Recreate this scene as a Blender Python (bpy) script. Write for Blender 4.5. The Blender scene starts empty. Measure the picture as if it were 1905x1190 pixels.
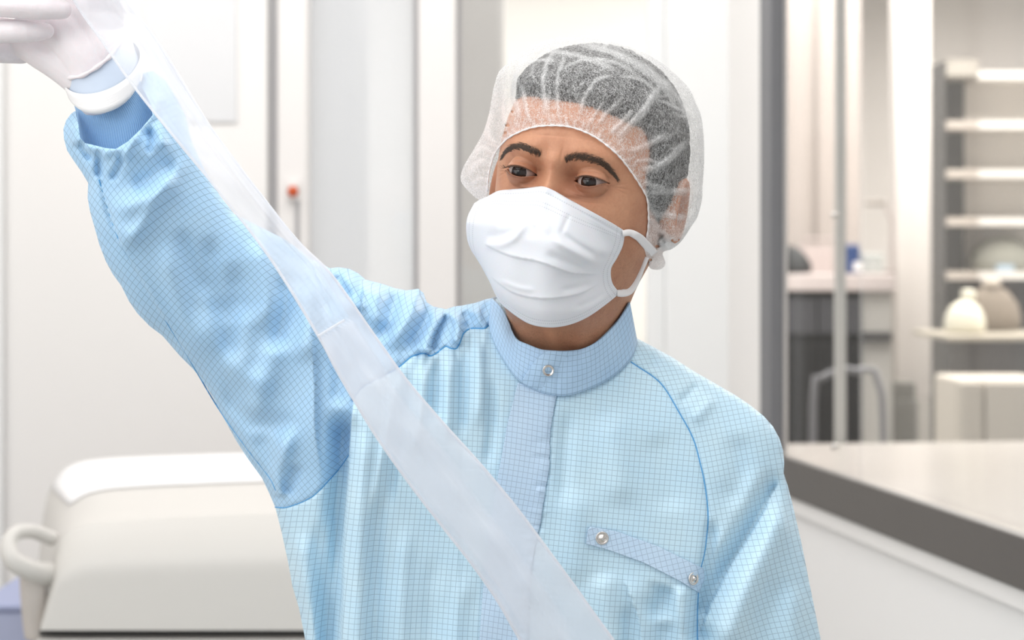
import bpy, math, random
import numpy as np
from mathutils import Vector, geometry
from mathutils.bvhtree import BVHTree

# ------------------------------------------------------------------ camera, world, exposure
F = 3704.2            # 70 mm lens in pixels of the 1905 px wide frame
HY = 490.0            # horizon row
CZ = 1.45             # camera height
sc = bpy.context.scene
cam_d = bpy.data.cameras.new('camera'); cam = bpy.data.objects.new('camera', cam_d)
sc.collection.objects.link(cam); sc.camera = cam
cam.location = (0, 0, CZ); cam.rotation_euler = (math.radians(90), 0, 0)
cam_d.lens = 70; cam_d.sensor_width = 36; cam_d.clip_start = 0.05
cam_d.shift_y = -(595.0 - HY) / 1905.0
cam_d.dof.use_dof = True; cam_d.dof.focus_distance = 1.74; cam_d.dof.aperture_fstop = 5.6
sc.view_settings.view_transform = 'Standard'; sc.view_settings.look = 'None'
sc.view_settings.exposure = 0.08; sc.view_settings.gamma = 1.0
world = bpy.data.worlds.new('world'); sc.world = world; world.use_nodes = True
bg = world.node_tree.nodes['Background']
bg.inputs[0].default_value = (0.95, 0.98, 1.0, 1); bg.inputs[1].default_value = 0.68

def area_light(name, loc, aim, sx, sy, energy, color=(1, 1, 1)):
    l = bpy.data.lights.new(name, 'AREA'); l.shape = 'RECTANGLE'; l.size = sx; l.size_y = sy
    l.energy = energy; l.color = color
    o = bpy.data.objects.new(name, l); sc.collection.objects.link(o)
    o.location = loc
    o.rotation_euler = (Vector(aim) - Vector(loc)).to_track_quat('-Z', 'Y').to_euler()
    return o
area_light('ceiling_and_fill_light', (-1.0, 0.9, 2.64), (-1.0, 0.9, 0), 1.5, 1.5, 17, (1.0, 1.0, 1.0))
area_light('ceiling_and_fill_light', (0.35, 1.7, 2.64), (0.35, 1.7, 0), 1.0, 1.8, 15, (1.0, 1.0, 1.0))
area_light('ceiling_and_fill_light', (-0.5, 3.4, 2.64), (-0.5, 3.4, 0), 2.2, 0.6, 17, (1.0, 0.99, 0.985))
area_light('left_fill_light', (-2.4, 1.2, 1.75), (0.3, 2.2, 1.2), 2.0, 1.6, 14, (0.985, 0.99, 1.0))  # added fill for the right wall and the left of the face
area_light('ceiling_and_fill_light', (-1.7, -0.5, 2.5), (0.9, 2.6, 0.9), 1.6, 1.0, 13, (1.0, 0.99, 0.98))  # added fill from behind the camera, aimed at right wall and chest
area_light('laboratory_panel_light', (2.2, 6.2, 2.6), (2.2, 6.2, 0), 2.6, 3.0, 165, (1.0, 0.97, 0.93))
area_light('laboratory_panel_light', (-0.8, 5.6, 2.6), (-0.8, 5.6, 0), 3.0, 1.6, 45, (1.0, 0.99, 0.97))

def P(px, py, d):
    return np.array([(px - 952.5) * d / F, d, CZ - (py - HY) * d / F])
def PA(px, py, d):
    px = np.asarray(px, float); py = np.asarray(py, float); d = np.asarray(d, float) + 0 * px
    return np.stack([(px - 952.5) * d / F, d, CZ - (py - HY) * d / F], -1)
def to_px(V):
    return 952.5 + F * V[:, 0] / V[:, 1], HY - F * (V[:, 2] - CZ) / V[:, 1]

# ------------------------------------------------------------------ object helpers
def srgb(h, a=1.0):
    h = h.lstrip('#'); c = [int(h[i:i + 2], 16) / 255 for i in (0, 2, 4)]
    return tuple([x / 12.92 if x <= .04045 else ((x + .055) / 1.055) ** 2.4 for x in c] + [a])
def empty(name, loc=(0, 0, 0), parent=None):
    o = bpy.data.objects.new(name, None); sc.collection.objects.link(o); o.empty_display_size = .05
    o.location = loc
    if parent is not None: o.parent = parent
    return o
def tag(o, label=None, cat=None, group=None, kind=None):
    if label: o['label'] = label
    if cat: o['category'] = cat
    if group: o['group'] = group
    if kind: o['kind'] = kind
    return o
def mesh(name, V, faces, mat, parent=None, uv=None, smooth=True, dens=None):
    V = np.asarray(V, float)
    if parent is not None:
        off = np.zeros(3); p = parent
        while p is not None:
            off += np.array(p.location); p = p.parent
        V = V - off
    me = bpy.data.meshes.new(name)
    me.from_pydata(V.tolist(), [], [tuple(int(i) for i in f) for f in faces])
    me.update()
    if smooth: me.polygons.foreach_set('use_smooth', np.ones(len(me.polygons), bool))
    if uv is not None:
        l = me.uv_layers.new(name='UVMap'); idx = np.zeros(len(me.loops), np.int32)
        me.loops.foreach_get('vertex_index', idx)
        l.data.foreach_set('uv', np.asarray(uv, float)[idx].astype(np.float32).ravel())
    if dens is not None:
        a = me.attributes.new('dens', 'FLOAT', 'POINT'); a.data.foreach_set('value', np.asarray(dens, np.float32))
    me.materials.append(mat)
    o = bpy.data.objects.new(name, me); sc.collection.objects.link(o)
    if parent is not None: o.parent = parent
    return o
def grid_faces(r, c, wrap=False, flip=False):
    F_ = []
    for i in range(r - 1):
        for j in range(c if wrap else c - 1):
            a = i * c + j; b = i * c + (j + 1) % c; q = (a, b, b + c, a + c)
            F_.append(q[::-1] if flip else q)
    return F_
class MB:
    """collects boxes, prisms and tubes into ONE mesh"""
    def __init__(s): s.V = []; s.F = []
    def add(s, V, Fc):
        n = len(s.V); s.V += [tuple(map(float, v)) for v in V]; s.F += [tuple(i + n for i in f) for f in Fc]; return s
    def box(s, a, b):
        x0, y0, z0 = a; x1, y1, z1 = b
        V = [(x0, y0, z0), (x1, y0, z0), (x1, y1, z0), (x0, y1, z0), (x0, y0, z1), (x1, y0, z1), (x1, y1, z1), (x0, y1, z1)]
        return s.add(V, [(0, 3, 2, 1), (4, 5, 6, 7), (0, 1, 5, 4), (1, 2, 6, 5), (2, 3, 7, 6), (3, 0, 4, 7)])
    def prism(s, poly, z0, z1):       # poly of (x, y)
        n = len(poly)
        V = [(x, y, z0) for x, y in poly] + [(x, y, z1) for x, y in poly]
        return s.add(V, [tuple(range(n))[::-1], tuple(range(n, 2 * n))] + [(i, (i + 1) % n, n + (i + 1) % n, n + i) for i in range(n)])
    def tube(s, pts, r, n=10, cap=True):
        pts = np.asarray(pts, float); m = len(pts); r = np.broadcast_to(np.asarray(r, float), (m,))
        T = np.gradient(pts, axis=0); T /= np.linalg.norm(T, axis=1)[:, None] + 1e-12
        up = np.array([0, 0, 1.]) if abs(T[0][2]) < .9 else np.array([1., 0, 0])
        N = np.cross(T[0], up); N /= np.linalg.norm(N); V = []
        a = np.linspace(0, 2 * np.pi, n, endpoint=False)
        for i in range(m):
            N = N - T[i] * N.dot(T[i]); N /= np.linalg.norm(N); B = np.cross(T[i], N)
            V.append(pts[i] + r[i] * (np.cos(a)[:, None] * N + np.sin(a)[:, None] * B))
        Fc = grid_faces(m, n, True)
        if cap: Fc += [tuple(range(n))[::-1], tuple(range((m - 1) * n, m * n))]
        return s.add(np.concatenate(V), Fc)
    def build(s, name, mat, parent=None, smooth=False, bevel=0, uv=None):
        o = mesh(name, s.V, s.F, mat, parent, uv, smooth)
        if bevel:
            m = o.modifiers.new('bevel', 'BEVEL'); m.width = bevel; m.segments = 3; m.limit_method = 'ANGLE'
        return o
def spline(pts, n=120, closed=False):
    pts = np.asarray(pts, float)
    if closed: Q = np.vstack([pts[-1], pts, pts[0], pts[1]])
    else: Q = np.vstack([2 * pts[0] - pts[1], pts, 2 * pts[-1] - pts[-2]])
    seg = len(Q) - 3; L = np.linalg.norm(np.diff(Q[1:-1], axis=0), axis=1); out = []
    cnt = np.maximum(2, np.round(n * L / L.sum()).astype(int))
    for i in range(seg):
        p0, p1, p2, p3 = Q[i:i + 4]; t = np.linspace(0, 1, cnt[i], endpoint=False)[:, None]
        out.append(.5 * ((2 * p1) + (p2 - p0) * t + (2 * p0 - 5 * p1 + 4 * p2 - p3) * t ** 2 + (3 * p1 - p0 - 3 * p2 + p3) * t ** 3))
    r = np.vstack(out)
    return r if closed else np.vstack([r, pts[-1]])
def resample(c, n):
    c = np.asarray(c, float); s = np.r_[0, np.cumsum(np.linalg.norm(np.diff(c, axis=0), axis=1))]
    t = np.linspace(0, s[-1], n); return np.stack([np.interp(t, s, c[:, k]) for k in range(c.shape[1])], 1)
def sm(x, a, b):
    t = np.clip((x - a) / (b - a), 0, 1); return t * t * (3 - 2 * t)
def g(x, s): return np.exp(-(x / s) ** 2)

def poly_dist(X, Y, pl):
    """distance, parameter 0..1 and side sign from points to a polyline"""
    pl = np.asarray(pl, float); best = np.full(X.shape, 1e9); bt = np.zeros(X.shape); bs = np.zeros(X.shape)
    L = np.r_[0, np.cumsum(np.linalg.norm(np.diff(pl, axis=0), axis=1))]; tot = L[-1]
    for i in range(len(pl) - 1):
        a = pl[i]; d = pl[i + 1] - a; l2 = d @ d + 1e-9
        t = np.clip(((X - a[0]) * d[0] + (Y - a[1]) * d[1]) / l2, 0, 1)
        dx = X - a[0] - t * d[0]; dy = Y - a[1] - t * d[1]; q = dx * dx + dy * dy
        m = q < best; best = np.where(m, q, best)
        bt = np.where(m, (L[i] + t * math.sqrt(l2)) / tot, bt)
        bs = np.where(m, np.sign(d[0] * dy - d[1] * dx), bs)
    return np.sqrt(best), bt, bs
def folds(X, Y, strokes):
    """sum of cloth folds; positive = towards the viewer side of the cloth.
    stroke = (kind, height_mm, width_px, points[, fade])  kinds: r ridge / valley, s one sided step, c narrow crease"""
    D = np.zeros(X.shape)
    for st in strokes:
        k, h, w, pts = st[:4]; fade = st[4] if len(st) > 4 else (.25, .25)
        pl = spline(pts, 24) if len(pts) > 2 else np.asarray(pts, float)
        x0, y0 = pl.min(0) - 3.2 * w; x1, y1 = pl.max(0) + 3.2 * w
        m = (X > x0) & (X < x1) & (Y > y0) & (Y < y1)
        if not m.any(): continue
        d, t, s = poly_dist(X[m], Y[m], pl)
        f = np.ones(d.shape)
        if fade[0] > 0: f = f * sm(t, 0, fade[0])
        if fade[1] > 0: f = f * sm(1 - t, 0, fade[1])
        if k == 'r': v = g(d, w)
        elif k == 's': v = np.where(s > 0, np.exp(-d / w) * sm(d, 0, 2.2), 0)      # sheet lifts on the right hand side of the stroke, sharp edge
        else: v = g(d, w)
        D[m] += h * .001 * v * f
    return D

# ------------------------------------------------------------------ heightfield cloth helpers
def inflate(poly, step, box, L, iters=500):
    """swelling of a padded outline: screened Poisson solution, returns sampler of the half thickness in pixels"""
    x0, y0, x1, y1 = box; nx = int((x1 - x0) / step) + 1; ny = int((y1 - y0) / step) + 1
    gx = x0 + step * np.arange(nx); gy = y0 + step * np.arange(ny); X, Y = np.meshgrid(gx, gy)
    ins = inside(X, Y, poly); H = np.zeros(X.shape); par = (np.add.outer(np.arange(ny), np.arange(nx)) % 2).astype(bool)
    w = 1.93; k = 4 + (step / L) ** 2; ins[0] = ins[-1] = False; ins[:, 0] = ins[:, -1] = False
    for it in range(iters):
        for q in (par, ~par):
            N = np.zeros(H.shape); N[1:-1, 1:-1] = H[:-2, 1:-1] + H[2:, 1:-1] + H[1:-1, :-2] + H[1:-1, 2:]
            H = np.where(ins & q, H + w * ((N + step * step) / k - H), H)
    pl = np.vstack([poly, poly[:1]])
    def f(x, y):
        x = np.asarray(x, float); y = np.asarray(y, float)
        fx = np.clip((x - x0) / step, 0, nx - 1.001); fy = np.clip((y - y0) / step, 0, ny - 1.001)
        i = fx.astype(int); j = fy.astype(int); u = fx - i; v = fy - j
        h = (H[j, i] * (1 - u) + H[j, i + 1] * u) * (1 - v) + (H[j + 1, i] * (1 - u) + H[j + 1, i + 1] * u) * v
        return np.sqrt(2 * np.maximum(h, 0))
    return f
def inside(X, Y, poly):
    r = np.zeros(X.shape, bool); n = len(poly); j = n - 1
    for i in range(n):
        xi, yi = poly[i]; xj, yj = poly[j]
        if yi != yj:
            m = ((yi > Y) != (yj > Y)) & (X < (xj - xi) * (Y - yi) / (yj - yi) + xi); r ^= m
        j = i
    return r
def triangulate(poly, step, rings=(), coarse_y=1e9, coarse=14):
    """mesh of a polygon: boundary polyline, inset rings and a staggered interior lattice"""
    poly = np.asarray(poly, float)
    seg = np.linalg.norm(np.roll(poly, -1, 0) - poly, axis=1); B = []
    for i in range(len(poly)):
        st = step if poly[i][1] < coarse_y else coarse
        n = max(1, int(round(seg[i] / st))); t = np.arange(n)[:, None] / n
        B.append(poly[i] * (1 - t) + poly[(i + 1) % len(poly)] * t)
    B = np.vstack(B); nb = len(B)
    area = .5 * np.sum(B[:, 0] * np.roll(B[:, 1], -1) - np.roll(B[:, 0], -1) * B[:, 1])
    T = np.roll(B, -1, 0) - np.roll(B, 1, 0); T /= np.linalg.norm(T, axis=1)[:, None] + 1e-9
    N = np.stack([-T[:, 1], T[:, 0]], 1) * np.sign(area)
    pts = [B]; bx = np.vstack([B, B[:1]])
    for r in rings:
        Q = B + N * r; d = poly_dist(Q[:, 0], Q[:, 1], bx)[0]
        pts.append(Q[(d > r * .93) & inside(Q[:, 0], Q[:, 1], B)])
    mx = rings[-1] if rings else 0
    def lattice(s, ya, yb):
        xs = np.arange(B[:, 0].min(), B[:, 0].max(), s); ys = np.arange(ya, yb, s * .87)
        X, Y = np.meshgrid(xs, ys); X = X + (np.arange(len(ys)) % 2)[:, None] * s * .5
        X = X.ravel(); Y = Y.ravel(); m = inside(X, Y, B); X = X[m]; Y = Y[m]
        d = poly_dist(X, Y, bx)[0]; m = d > mx + s * .45
        return np.stack([X[m], Y[m]], 1)
    y0, y1 = B[:, 1].min(), B[:, 1].max()
    pts.append(lattice(step, y0, min(y1, coarse_y)))
    if y1 > coarse_y: pts.append(lattice(coarse, coarse_y, y1))
    Q = np.vstack(pts)
    r = geometry.delaunay_2d_cdt([Vector(p) for p in Q.tolist()], [(i, (i + 1) % nb) for i in range(nb)], [], 1, 1e-6)
    V = np.array([tuple(v) for v in r[0]]); T3 = np.array([t for t in r[2] if len(t) == 3])
    c = V[T3].mean(1); T3 = T3[inside(c[:, 0], c[:, 1], B)]
    a = V[T3]; cr = (a[:, 1, 0] - a[:, 0, 0]) * (a[:, 2, 1] - a[:, 0, 1]) - (a[:, 1, 1] - a[:, 0, 1]) * (a[:, 2, 0] - a[:, 0, 0])
    T3 = T3[np.abs(cr) > 1e-4]; cr = cr[np.abs(cr) > 1e-4]
    T3[cr > 0] = T3[cr > 0][:, ::-1]
    return V, T3[:, ::-1]
def patch(name, poly, step, depth, uvf, mat, parent, rings=(), solid=0, dens=None, **k):
    V, T = triangulate(poly, step, rings, **k)
    D = depth(V[:, 0], V[:, 1]); W = PA(V[:, 0], V[:, 1], D)
    o = mesh(name, W, T, mat, parent, uv=uvf(V[:, 0], V[:, 1], D), dens=None if dens is None else dens(V[:, 0], V[:, 1]))
    if solid:
        m = o.modifiers.new('thickness', 'SOLIDIFY'); m.thickness = solid; m.offset = -1
    return o

# ------------------------------------------------------------------ materials
class NT:
    def __init__(s, name):
        s.m = bpy.data.materials.new(name); s.m.use_nodes = True; s.t = s.m.node_tree
        s.b = s.t.nodes['Principled BSDF']; s.out = s.t.nodes['Material Output']
    def n(s, typ, ins=None, **kw):
        x = s.t.nodes.new(typ)
        for k, v in kw.items(): setattr(x, k, v)
        for k, v in (ins or {}).items(): s.set(x, k, v)
        return x
    def set(s, x, k, v):
        i = x.inputs[k]
        if hasattr(v, 'is_output') or isinstance(v, bpy.types.NodeSocket): s.t.links.new(v, i)
        elif isinstance(v, bpy.types.Node): s.t.links.new(v.outputs[0], i)
        else: i.default_value = v
    def p(s, **kw):
        for k, v in kw.items(): s.set(s.b, k.replace('_', ' '), v)
        return s
    def math(s, op, a, b=None, c=None):
        x = s.n('ShaderNodeMath', operation=op)
        for i, v in enumerate((a, b, c)):
            if v is not None: s.set(x, i, v)
        return x.outputs[0]
    def ramp(s, f, stops):
        x = s.n('ShaderNodeValToRGB', {0: f}); e = x.color_ramp.elements
        while len(e) < len(stops): e.new(.5)
        for i, (q, c) in enumerate(stops): e[i].position = q; e[i].color = c
        return x.outputs[0]
    def mix(s, f, a, b, bt='MIX'):
        x = s.n('ShaderNodeMix', data_type='RGBA', blend_type=bt)
        s.set(x, 0, f); s.set(x, 6, a); s.set(x, 7, b); return x.outputs[2]
    def noise(s, scale, detail=3, rough=.5, vec=None, dist=0):
        x = s.n('ShaderNodeTexNoise', {'Scale': scale, 'Detail': detail, 'Roughness': rough, 'Distortion': dist})
        if vec is not None: s.set(x, 'Vector', vec)
        return x.outputs[0]
    def obj(s): return s.n('ShaderNodeTexCoord').outputs['Object']
    def uv(s): return s.n('ShaderNodeTexCoord').outputs['UV']
    def bump(s, h, strength=.3, dist=.001):
        x = s.n('ShaderNodeBump', {'Height': h, 'Strength': strength, 'Distance': dist}); s.t.links.new(x.outputs[0], s.b.inputs['Normal']); return x
def plain(name, col, rough=.5, noise=.03, metal=0, spec=.4, scale=8):
    m = NT(name); c = srgb(col) if isinstance(col, str) else col
    d = tuple(x * (1 - noise) for x in c[:3]) + (1,)
    m.p(Base_Color=m.mix(m.noise(scale, 4, .6, m.obj()), c, d), Roughness=rough, Metallic=metal)
    m.b.inputs['Specular IOR Level'].default_value = spec
    return m.m

def gown_mat(name, c1, c2, line, cell=.0048, sheen=.3, trans=.07):
    m = NT(name); uv = m.uv(); sp = m.n('ShaderNodeSeparateXYZ', {0: uv})
    wob = m.noise(28, 2, .5, m.obj())
    def lines(axis):
        q = m.math('DIVIDE', sp.outputs[axis], cell); q = m.math('FRACT', q)
        q = m.math('ABSOLUTE', m.math('SUBTRACT', q, .5)); q = m.math('SUBTRACT', .5, q)
        r = m.n('ShaderNodeMapRange', {0: q, 1: .03, 2: .062, 3: 1., 4: 0.}); return r.outputs[0]
    ln = m.math('MAXIMUM', lines(0), lines(1))
    ln = m.math('MULTIPLY', ln, .48)
    weave = m.n('ShaderNodeTexWave', {'Vector': uv, 'Scale': 900., 'Distortion': .3})
    base = m.mix(wob, srgb(c1), srgb(c2))
    col = m.mix(ln, base, srgb(line))
    m.p(Base_Color=col, Roughness=.42)
    m.b.inputs['Specular IOR Level'].default_value = .35
    m.b.inputs['Sheen Weight'].default_value = sheen; m.b.inputs['Sheen Roughness'].default_value = .4
    m.b.inputs['Sheen Tint'].default_value = (.8, .92, 1, 1)
    tr = m.n('ShaderNodeBsdfTranslucent', {0: srgb('8fcaf5')}); mx = m.n('ShaderNodeMixShader', {0: trans, 1: m.b.outputs[0], 2: tr.outputs[0]})
    h = m.math('ADD', m.math('MULTIPLY', m.noise(160, 3, .6, m.obj()), .5), m.math('MULTIPLY', weave.outputs[1], .12))
    m.bump(h, .25, .0012)
    m.t.links.new(mx.outputs[0], m.out.inputs[0])
    return m.m

M = {}
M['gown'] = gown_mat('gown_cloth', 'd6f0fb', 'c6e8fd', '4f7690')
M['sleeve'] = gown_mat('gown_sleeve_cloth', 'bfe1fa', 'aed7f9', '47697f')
M['placket'] = gown_mat('gown_placket_cloth', 'd3e9fc', 'c6e1fb', '6583a3')
M['collar'] = gown_mat('gown_collar_cloth', 'c6e3fc', 'b8dafb', '4f7796')
M['thread'] = plain('blue_seam_thread', '5aa5dc', .6)
M['white'] = plain('white_painted_panel', 'efece9', .45, .015, scale=2)
M['white2'] = plain('cool_white_panel', 'f0f0ef', .4, .01, scale=2)
M['post'] = plain('warm_white_post', 'ebe7e4', .45, .015, scale=2)
M['frame'] = plain('grey_window_frame', '77777a', .5, .05, scale=14)
M['frame_dark'] = plain('dark_grey_sill_frame', '5f5b58', .42, .06, scale=10)
M['seal'] = plain('grey_rubber_seal', 'a9a7a8', .6)
M['floor'] = plain('grey_vinyl_floor', 'bdbbb6', .3, .06)
M['steel'] = plain('brushed_steel', 'd8d4d0', .25, .06, metal=1, scale=300)

# skin
m = NT('skin'); oc = m.obj()
n1 = m.noise(22, 4, .6, oc); n2 = m.noise(420, 3, .6, oc); n3 = m.noise(70, 3, .6, oc)
c = m.mix(m.n('ShaderNodeMapRange', {0: n1, 1: .35, 2: .7}).outputs[0], srgb('cf9a7a'), srgb('b98062'))
c = m.mix(m.n('ShaderNodeMapRange', {0: n3, 1: .55, 2: .75, 3: 0., 4: .35}).outputs[0], c, srgb('b06f55'))
c = m.mix(m.n('ShaderNodeMapRange', {0: n2, 1: .35, 2: .7, 3: 0., 4: .12}).outputs[0], c, srgb('8e5f48'))
att = m.n('ShaderNodeAttribute', attribute_name='dens')      # beard stubble growing on jaw and neck
vor = m.n('ShaderNodeTexVoronoi', {'Scale': 1150., 'Vector': oc})
dots = m.n('ShaderNodeMapRange', {0: m.math('ADD', vor.outputs[0], m.math('MULTIPLY', m.noise(300, 2, .5, oc), .5)), 1: .3, 2: .68, 3: .85, 4: .22}).outputs[0]
c = m.mix(m.math('MULTIPLY', att.outputs['Fac'], dots), c, srgb('5a4236'))
per = m.n('ShaderNodeAttribute', attribute_name='socket_shade')      # eye socket shade painted into the skin colour
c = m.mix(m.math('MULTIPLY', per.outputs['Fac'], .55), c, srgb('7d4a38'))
m.p(Base_Color=c, Roughness=.48)
m.b.inputs['Specular IOR Level'].default_value = .38
m.b.inputs['Subsurface Weight'].default_value = .25; m.b.inputs['Subsurface Radius'].default_value = (.6, .25, .15); m.b.inputs['Subsurface Scale'].default_value = .006
m.bump(m.math('ADD', n2, m.math('MULTIPLY', n3, .5)), .35, .0005)
M['skin'] = m.m
m = NT('hair'); oc = m.obj()
m.p(Base_Color=m.mix(m.noise(700, 3, .7, oc), srgb('120f0e'), srgb('3c3430')), Roughness=.55); m.bump(m.noise(900, 3, .8, oc), 1., .004); M['hair'] = m.m
M['brow'] = plain('eyebrow_hair', '57483e', .6)
m = NT('eye'); oc = m.obj(); sp = m.n('ShaderNodeSeparateXYZ', {0: oc})
rad = m.math('SQRT', m.math('ADD', m.math('MULTIPLY', sp.outputs[0], sp.outputs[0]), m.math('MULTIPLY', sp.outputs[2], sp.outputs[2])))
rr = m.math('DIVIDE', rad, .0122)
front = m.math('LESS_THAN', sp.outputs[1], 0.)
c = m.ramp(rr, [(0, srgb('060404')), (.17, srgb('060404')), (.2, srgb('20110b')), (.48, srgb('2a1710')), (.55, srgb('140c0a')), (.59, srgb('b8aca8')), (1, srgb('a98c84'))])
m.p(Base_Color=m.mix(front, srgb('d8c8c2'), c), Roughness=.06); m.b.inputs['Coat Weight'].default_value = .1
M['eye'] = m.m
# non woven cap: thin porous sheet of white fibres
def fibre_sheet(name, base, fib, tint=(1, 1, 1, 1), scale=1.0):
    m = NT(name); oc = m.obj(); acc = None
    for i, (s, w) in enumerate(((210, .020), (330, .026), (150, .015), (460, .03))):
        mp = m.n('ShaderNodeMapping', {'Vector': oc, 'Rotation': (.7 * i, 1.1 * i, 1.9 * i), 'Scale': (1, 1, .55)})
        q = m.noise(s * scale, 1, .5, mp.outputs[0], 1.2)
        q = m.math('ABSOLUTE', m.math('SUBTRACT', q, .5))
        q = m.n('ShaderNodeMapRange', {0: q, 1: w * .35, 2: w, 3: 1., 4: 0.}).outputs[0]
        acc = q if acc is None else m.math('MAXIMUM', acc, q)
    att = m.n('ShaderNodeAttribute', attribute_name='dens')
    cloud = m.n('ShaderNodeMapRange', {0: m.noise(60, 3, .6, oc), 1: .3, 2: .7, 3: -.08, 4: .1}).outputs[0]
    a = m.math('ADD', m.math('ADD', m.math('MULTIPLY', acc, fib), base), m.math('ADD', cloud, att.outputs['Fac']))
    a = m.n('ShaderNodeClamp', {0: a}).outputs[0]
    df = m.n('ShaderNodeBsdfDiffuse', {0: tint}); tr = m.n('ShaderNodeBsdfTranslucent', {0: tint}); tp = m.n('ShaderNodeBsdfTransparent')
    s1 = m.n('ShaderNodeMixShader', {0: .45, 1: df.outputs[0], 2: tr.outputs[0]})
    s2 = m.n('ShaderNodeMixShader', {0: a, 1: tp.outputs[0], 2: s1.outputs[0]})
    m.t.links.new(s2.outputs[0], m.out.inputs[0]); return m.m
M['cap'] = fibre_sheet('white_fibre_cap', .14, .55)
M['elastic'] = plain('white_elastic', 'f4f2f2', .7)
# mask: white non woven with rows of embossed weld dots
m = NT('mask_cloth'); uv = m.uv(); sp = m.n('ShaderNodeSeparateXYZ', {0: uv}); rows = None
def dotrow(coord, along, pos, pitch, w):
    q = m.math('ABSOLUTE', m.math('SUBTRACT', sp.outputs[coord], pos)); q = m.math('LESS_THAN', q, w)
    f = m.math('LESS_THAN', m.math('FRACT', m.math('DIVIDE', sp.outputs[along], pitch)), .5)
    return m.math('MULTIPLY', q, f)
for args in ((1, 0, .0045, .0021, .00045), (1, 0, .0125, .0019, .00045), (1, 0, .0158, .0019, .00045), (1, 0, .1105, .0016, .0004), (1, 0, .1080, .0016, .0004),
             (0, 1, .0035, .003, .0005), (0, 1, .0075, .003, .0005), (0, 1, .1335, .003, .0005), (0, 1, .1295, .003, .0005)):
    q = dotrow(*args); rows = q if rows is None else m.math('MAXIMUM', rows, q)
wv = m.n('ShaderNodeTexWave', {'Vector': uv, 'Scale': 420., 'Distortion': 3., 'Detail': 2.})
m.p(Base_Color=m.mix(m.math('MULTIPLY', rows, .35), srgb('e3e4ea'), srgb('9297a2')), Roughness=.75)
m.b.inputs['Subsurface Weight'].default_value = .15; m.b.inputs['Subsurface Scale'].default_value = .004; m.b.inputs['Sheen Weight'].default_value = .15
m.bump(m.math('SUBTRACT', m.math('MULTIPLY', m.noise(500, 3, .6, m.obj()), .25), rows), .35, .0008)
M['mask'] = m.m
# glove latex
m = NT('white_latex'); oc = m.obj()
c = m.mix(m.noise(30, 3, .6, oc), srgb('f6f1f3'), srgb('ece3e7'))
m.p(Base_Color=c, Roughness=.33); m.b.inputs['Subsurface Weight'].default_value = .3; m.b.inputs['Subsurface Radius'].default_value = (.6, .3, .3); m.b.inputs['Subsurface Scale'].default_value = .006
mp = m.n('ShaderNodeMapping', {'Vector': oc, 'Rotation': (0, .6, 0), 'Scale': (1, 1, .22)})
m.bump(m.math('ADD', m.noise(260, 3, .6, mp.outputs[0], .8), m.math('MULTIPLY', m.noise(70, 2, .5, oc), 1.2)), .28, .0016); M['latex'] = m.m
m = NT('thick_latex_roll'); mp = m.n('ShaderNodeMapping', {'Vector': m.uv(), 'Scale': (3, 18, 1)})
m.p(Base_Color=srgb('f8f7f7'), Roughness=.45); m.bump(m.noise(4, 3, .6, mp.outputs[0], .6), .3, .002); M['latex_roll'] = m.m
M['latex_thin'] = plain('bluish_thin_latex', 'cfdcee', .35, .04, scale=60)
# ribbed knit
m = NT('ribbed_knit'); sp = m.n('ShaderNodeSeparateXYZ', {0: m.uv()})
q = m.math('SINE', m.math('MULTIPLY', sp.outputs[0], 2 * math.pi * 105))
q = m.n('ShaderNodeMapRange', {0: q, 1: -1., 2: 1.}).outputs[0]
m.p(Base_Color=m.mix(q, srgb('98c6f4'), srgb('a9d2fa')), Roughness=.8); m.b.inputs['Sheen Weight'].default_value = .3; m.bump(q, .6, .0008); M['knit'] = m.m
# translucent film tube
def film(name, op, col, rough=.2):
    m = NT(name); att = m.n('ShaderNodeAttribute', attribute_name='dens')
    a = m.n('ShaderNodeClamp', {0: m.math('ADD', op, att.outputs['Fac'])}).outputs[0]
    df = m.n('ShaderNodeBsdfDiffuse', {0: srgb(col)}); tr = m.n('ShaderNodeBsdfTranslucent', {0: srgb(col)}); tp = m.n('ShaderNodeBsdfTransparent')
    gl = m.n('ShaderNodeBsdfGlossy', {0: (1, 1, 1, 1), 1: .3})
    s1 = m.n('ShaderNodeMixShader', {0: .5, 1: df.outputs[0], 2: tr.outputs[0]})
    s2 = m.n('ShaderNodeMixShader', {0: a, 1: tp.outputs[0], 2: s1.outputs[0]})
    s3 = m.n('ShaderNodeMixShader', {0: .04, 1: s2.outputs[0], 2: gl.outputs[0]})
    m.t.links.new(s3.outputs[0], m.out.inputs[0]); return m.m
M['film'] = film('frosted_film', .32, 'eef0f6')
# window glass
def glass(name, haze, col='f2f0ec', gloss=.05):
    m = NT(name); tp = m.n('ShaderNodeBsdfTransparent'); gl = m.n('ShaderNodeBsdfGlossy', {1: .03})
    df = m.n('ShaderNodeBsdfTranslucent', {0: srgb(col)}); d2 = m.n('ShaderNodeBsdfDiffuse', {0: srgb(col)})
    dd = m.n('ShaderNodeMixShader', {0: .5, 1: df.outputs[0], 2: d2.outputs[0]})
    s1 = m.n('ShaderNodeMixShader', {0: haze, 1: tp.outputs[0], 2: dd.outputs[0]})
    s2 = m.n('ShaderNodeMixShader', {0: gloss, 1: s1.outputs[0], 2: gl.outputs[0]})
    m.t.links.new(s2.outputs[0], m.out.inputs[0]); return m.m
M['glass'] = glass('clear_glass', .012)
M['glass_haze'] = glass('hazy_glass', .045)
M['wall_r'] = plain('bright_partition_paint', 'f7f6f5', .5, .01, scale=2)
M['glass_frost'] = glass('frosted_glass', .6, 'e3e5e8')
M['machine'] = plain('beige_machine_shell', 'd6d3ce', .4, .02, scale=3)
M['machine_front'] = plain('pale_grey_machine_front', 'cfccc8', .45, .02, scale=3)

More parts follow.
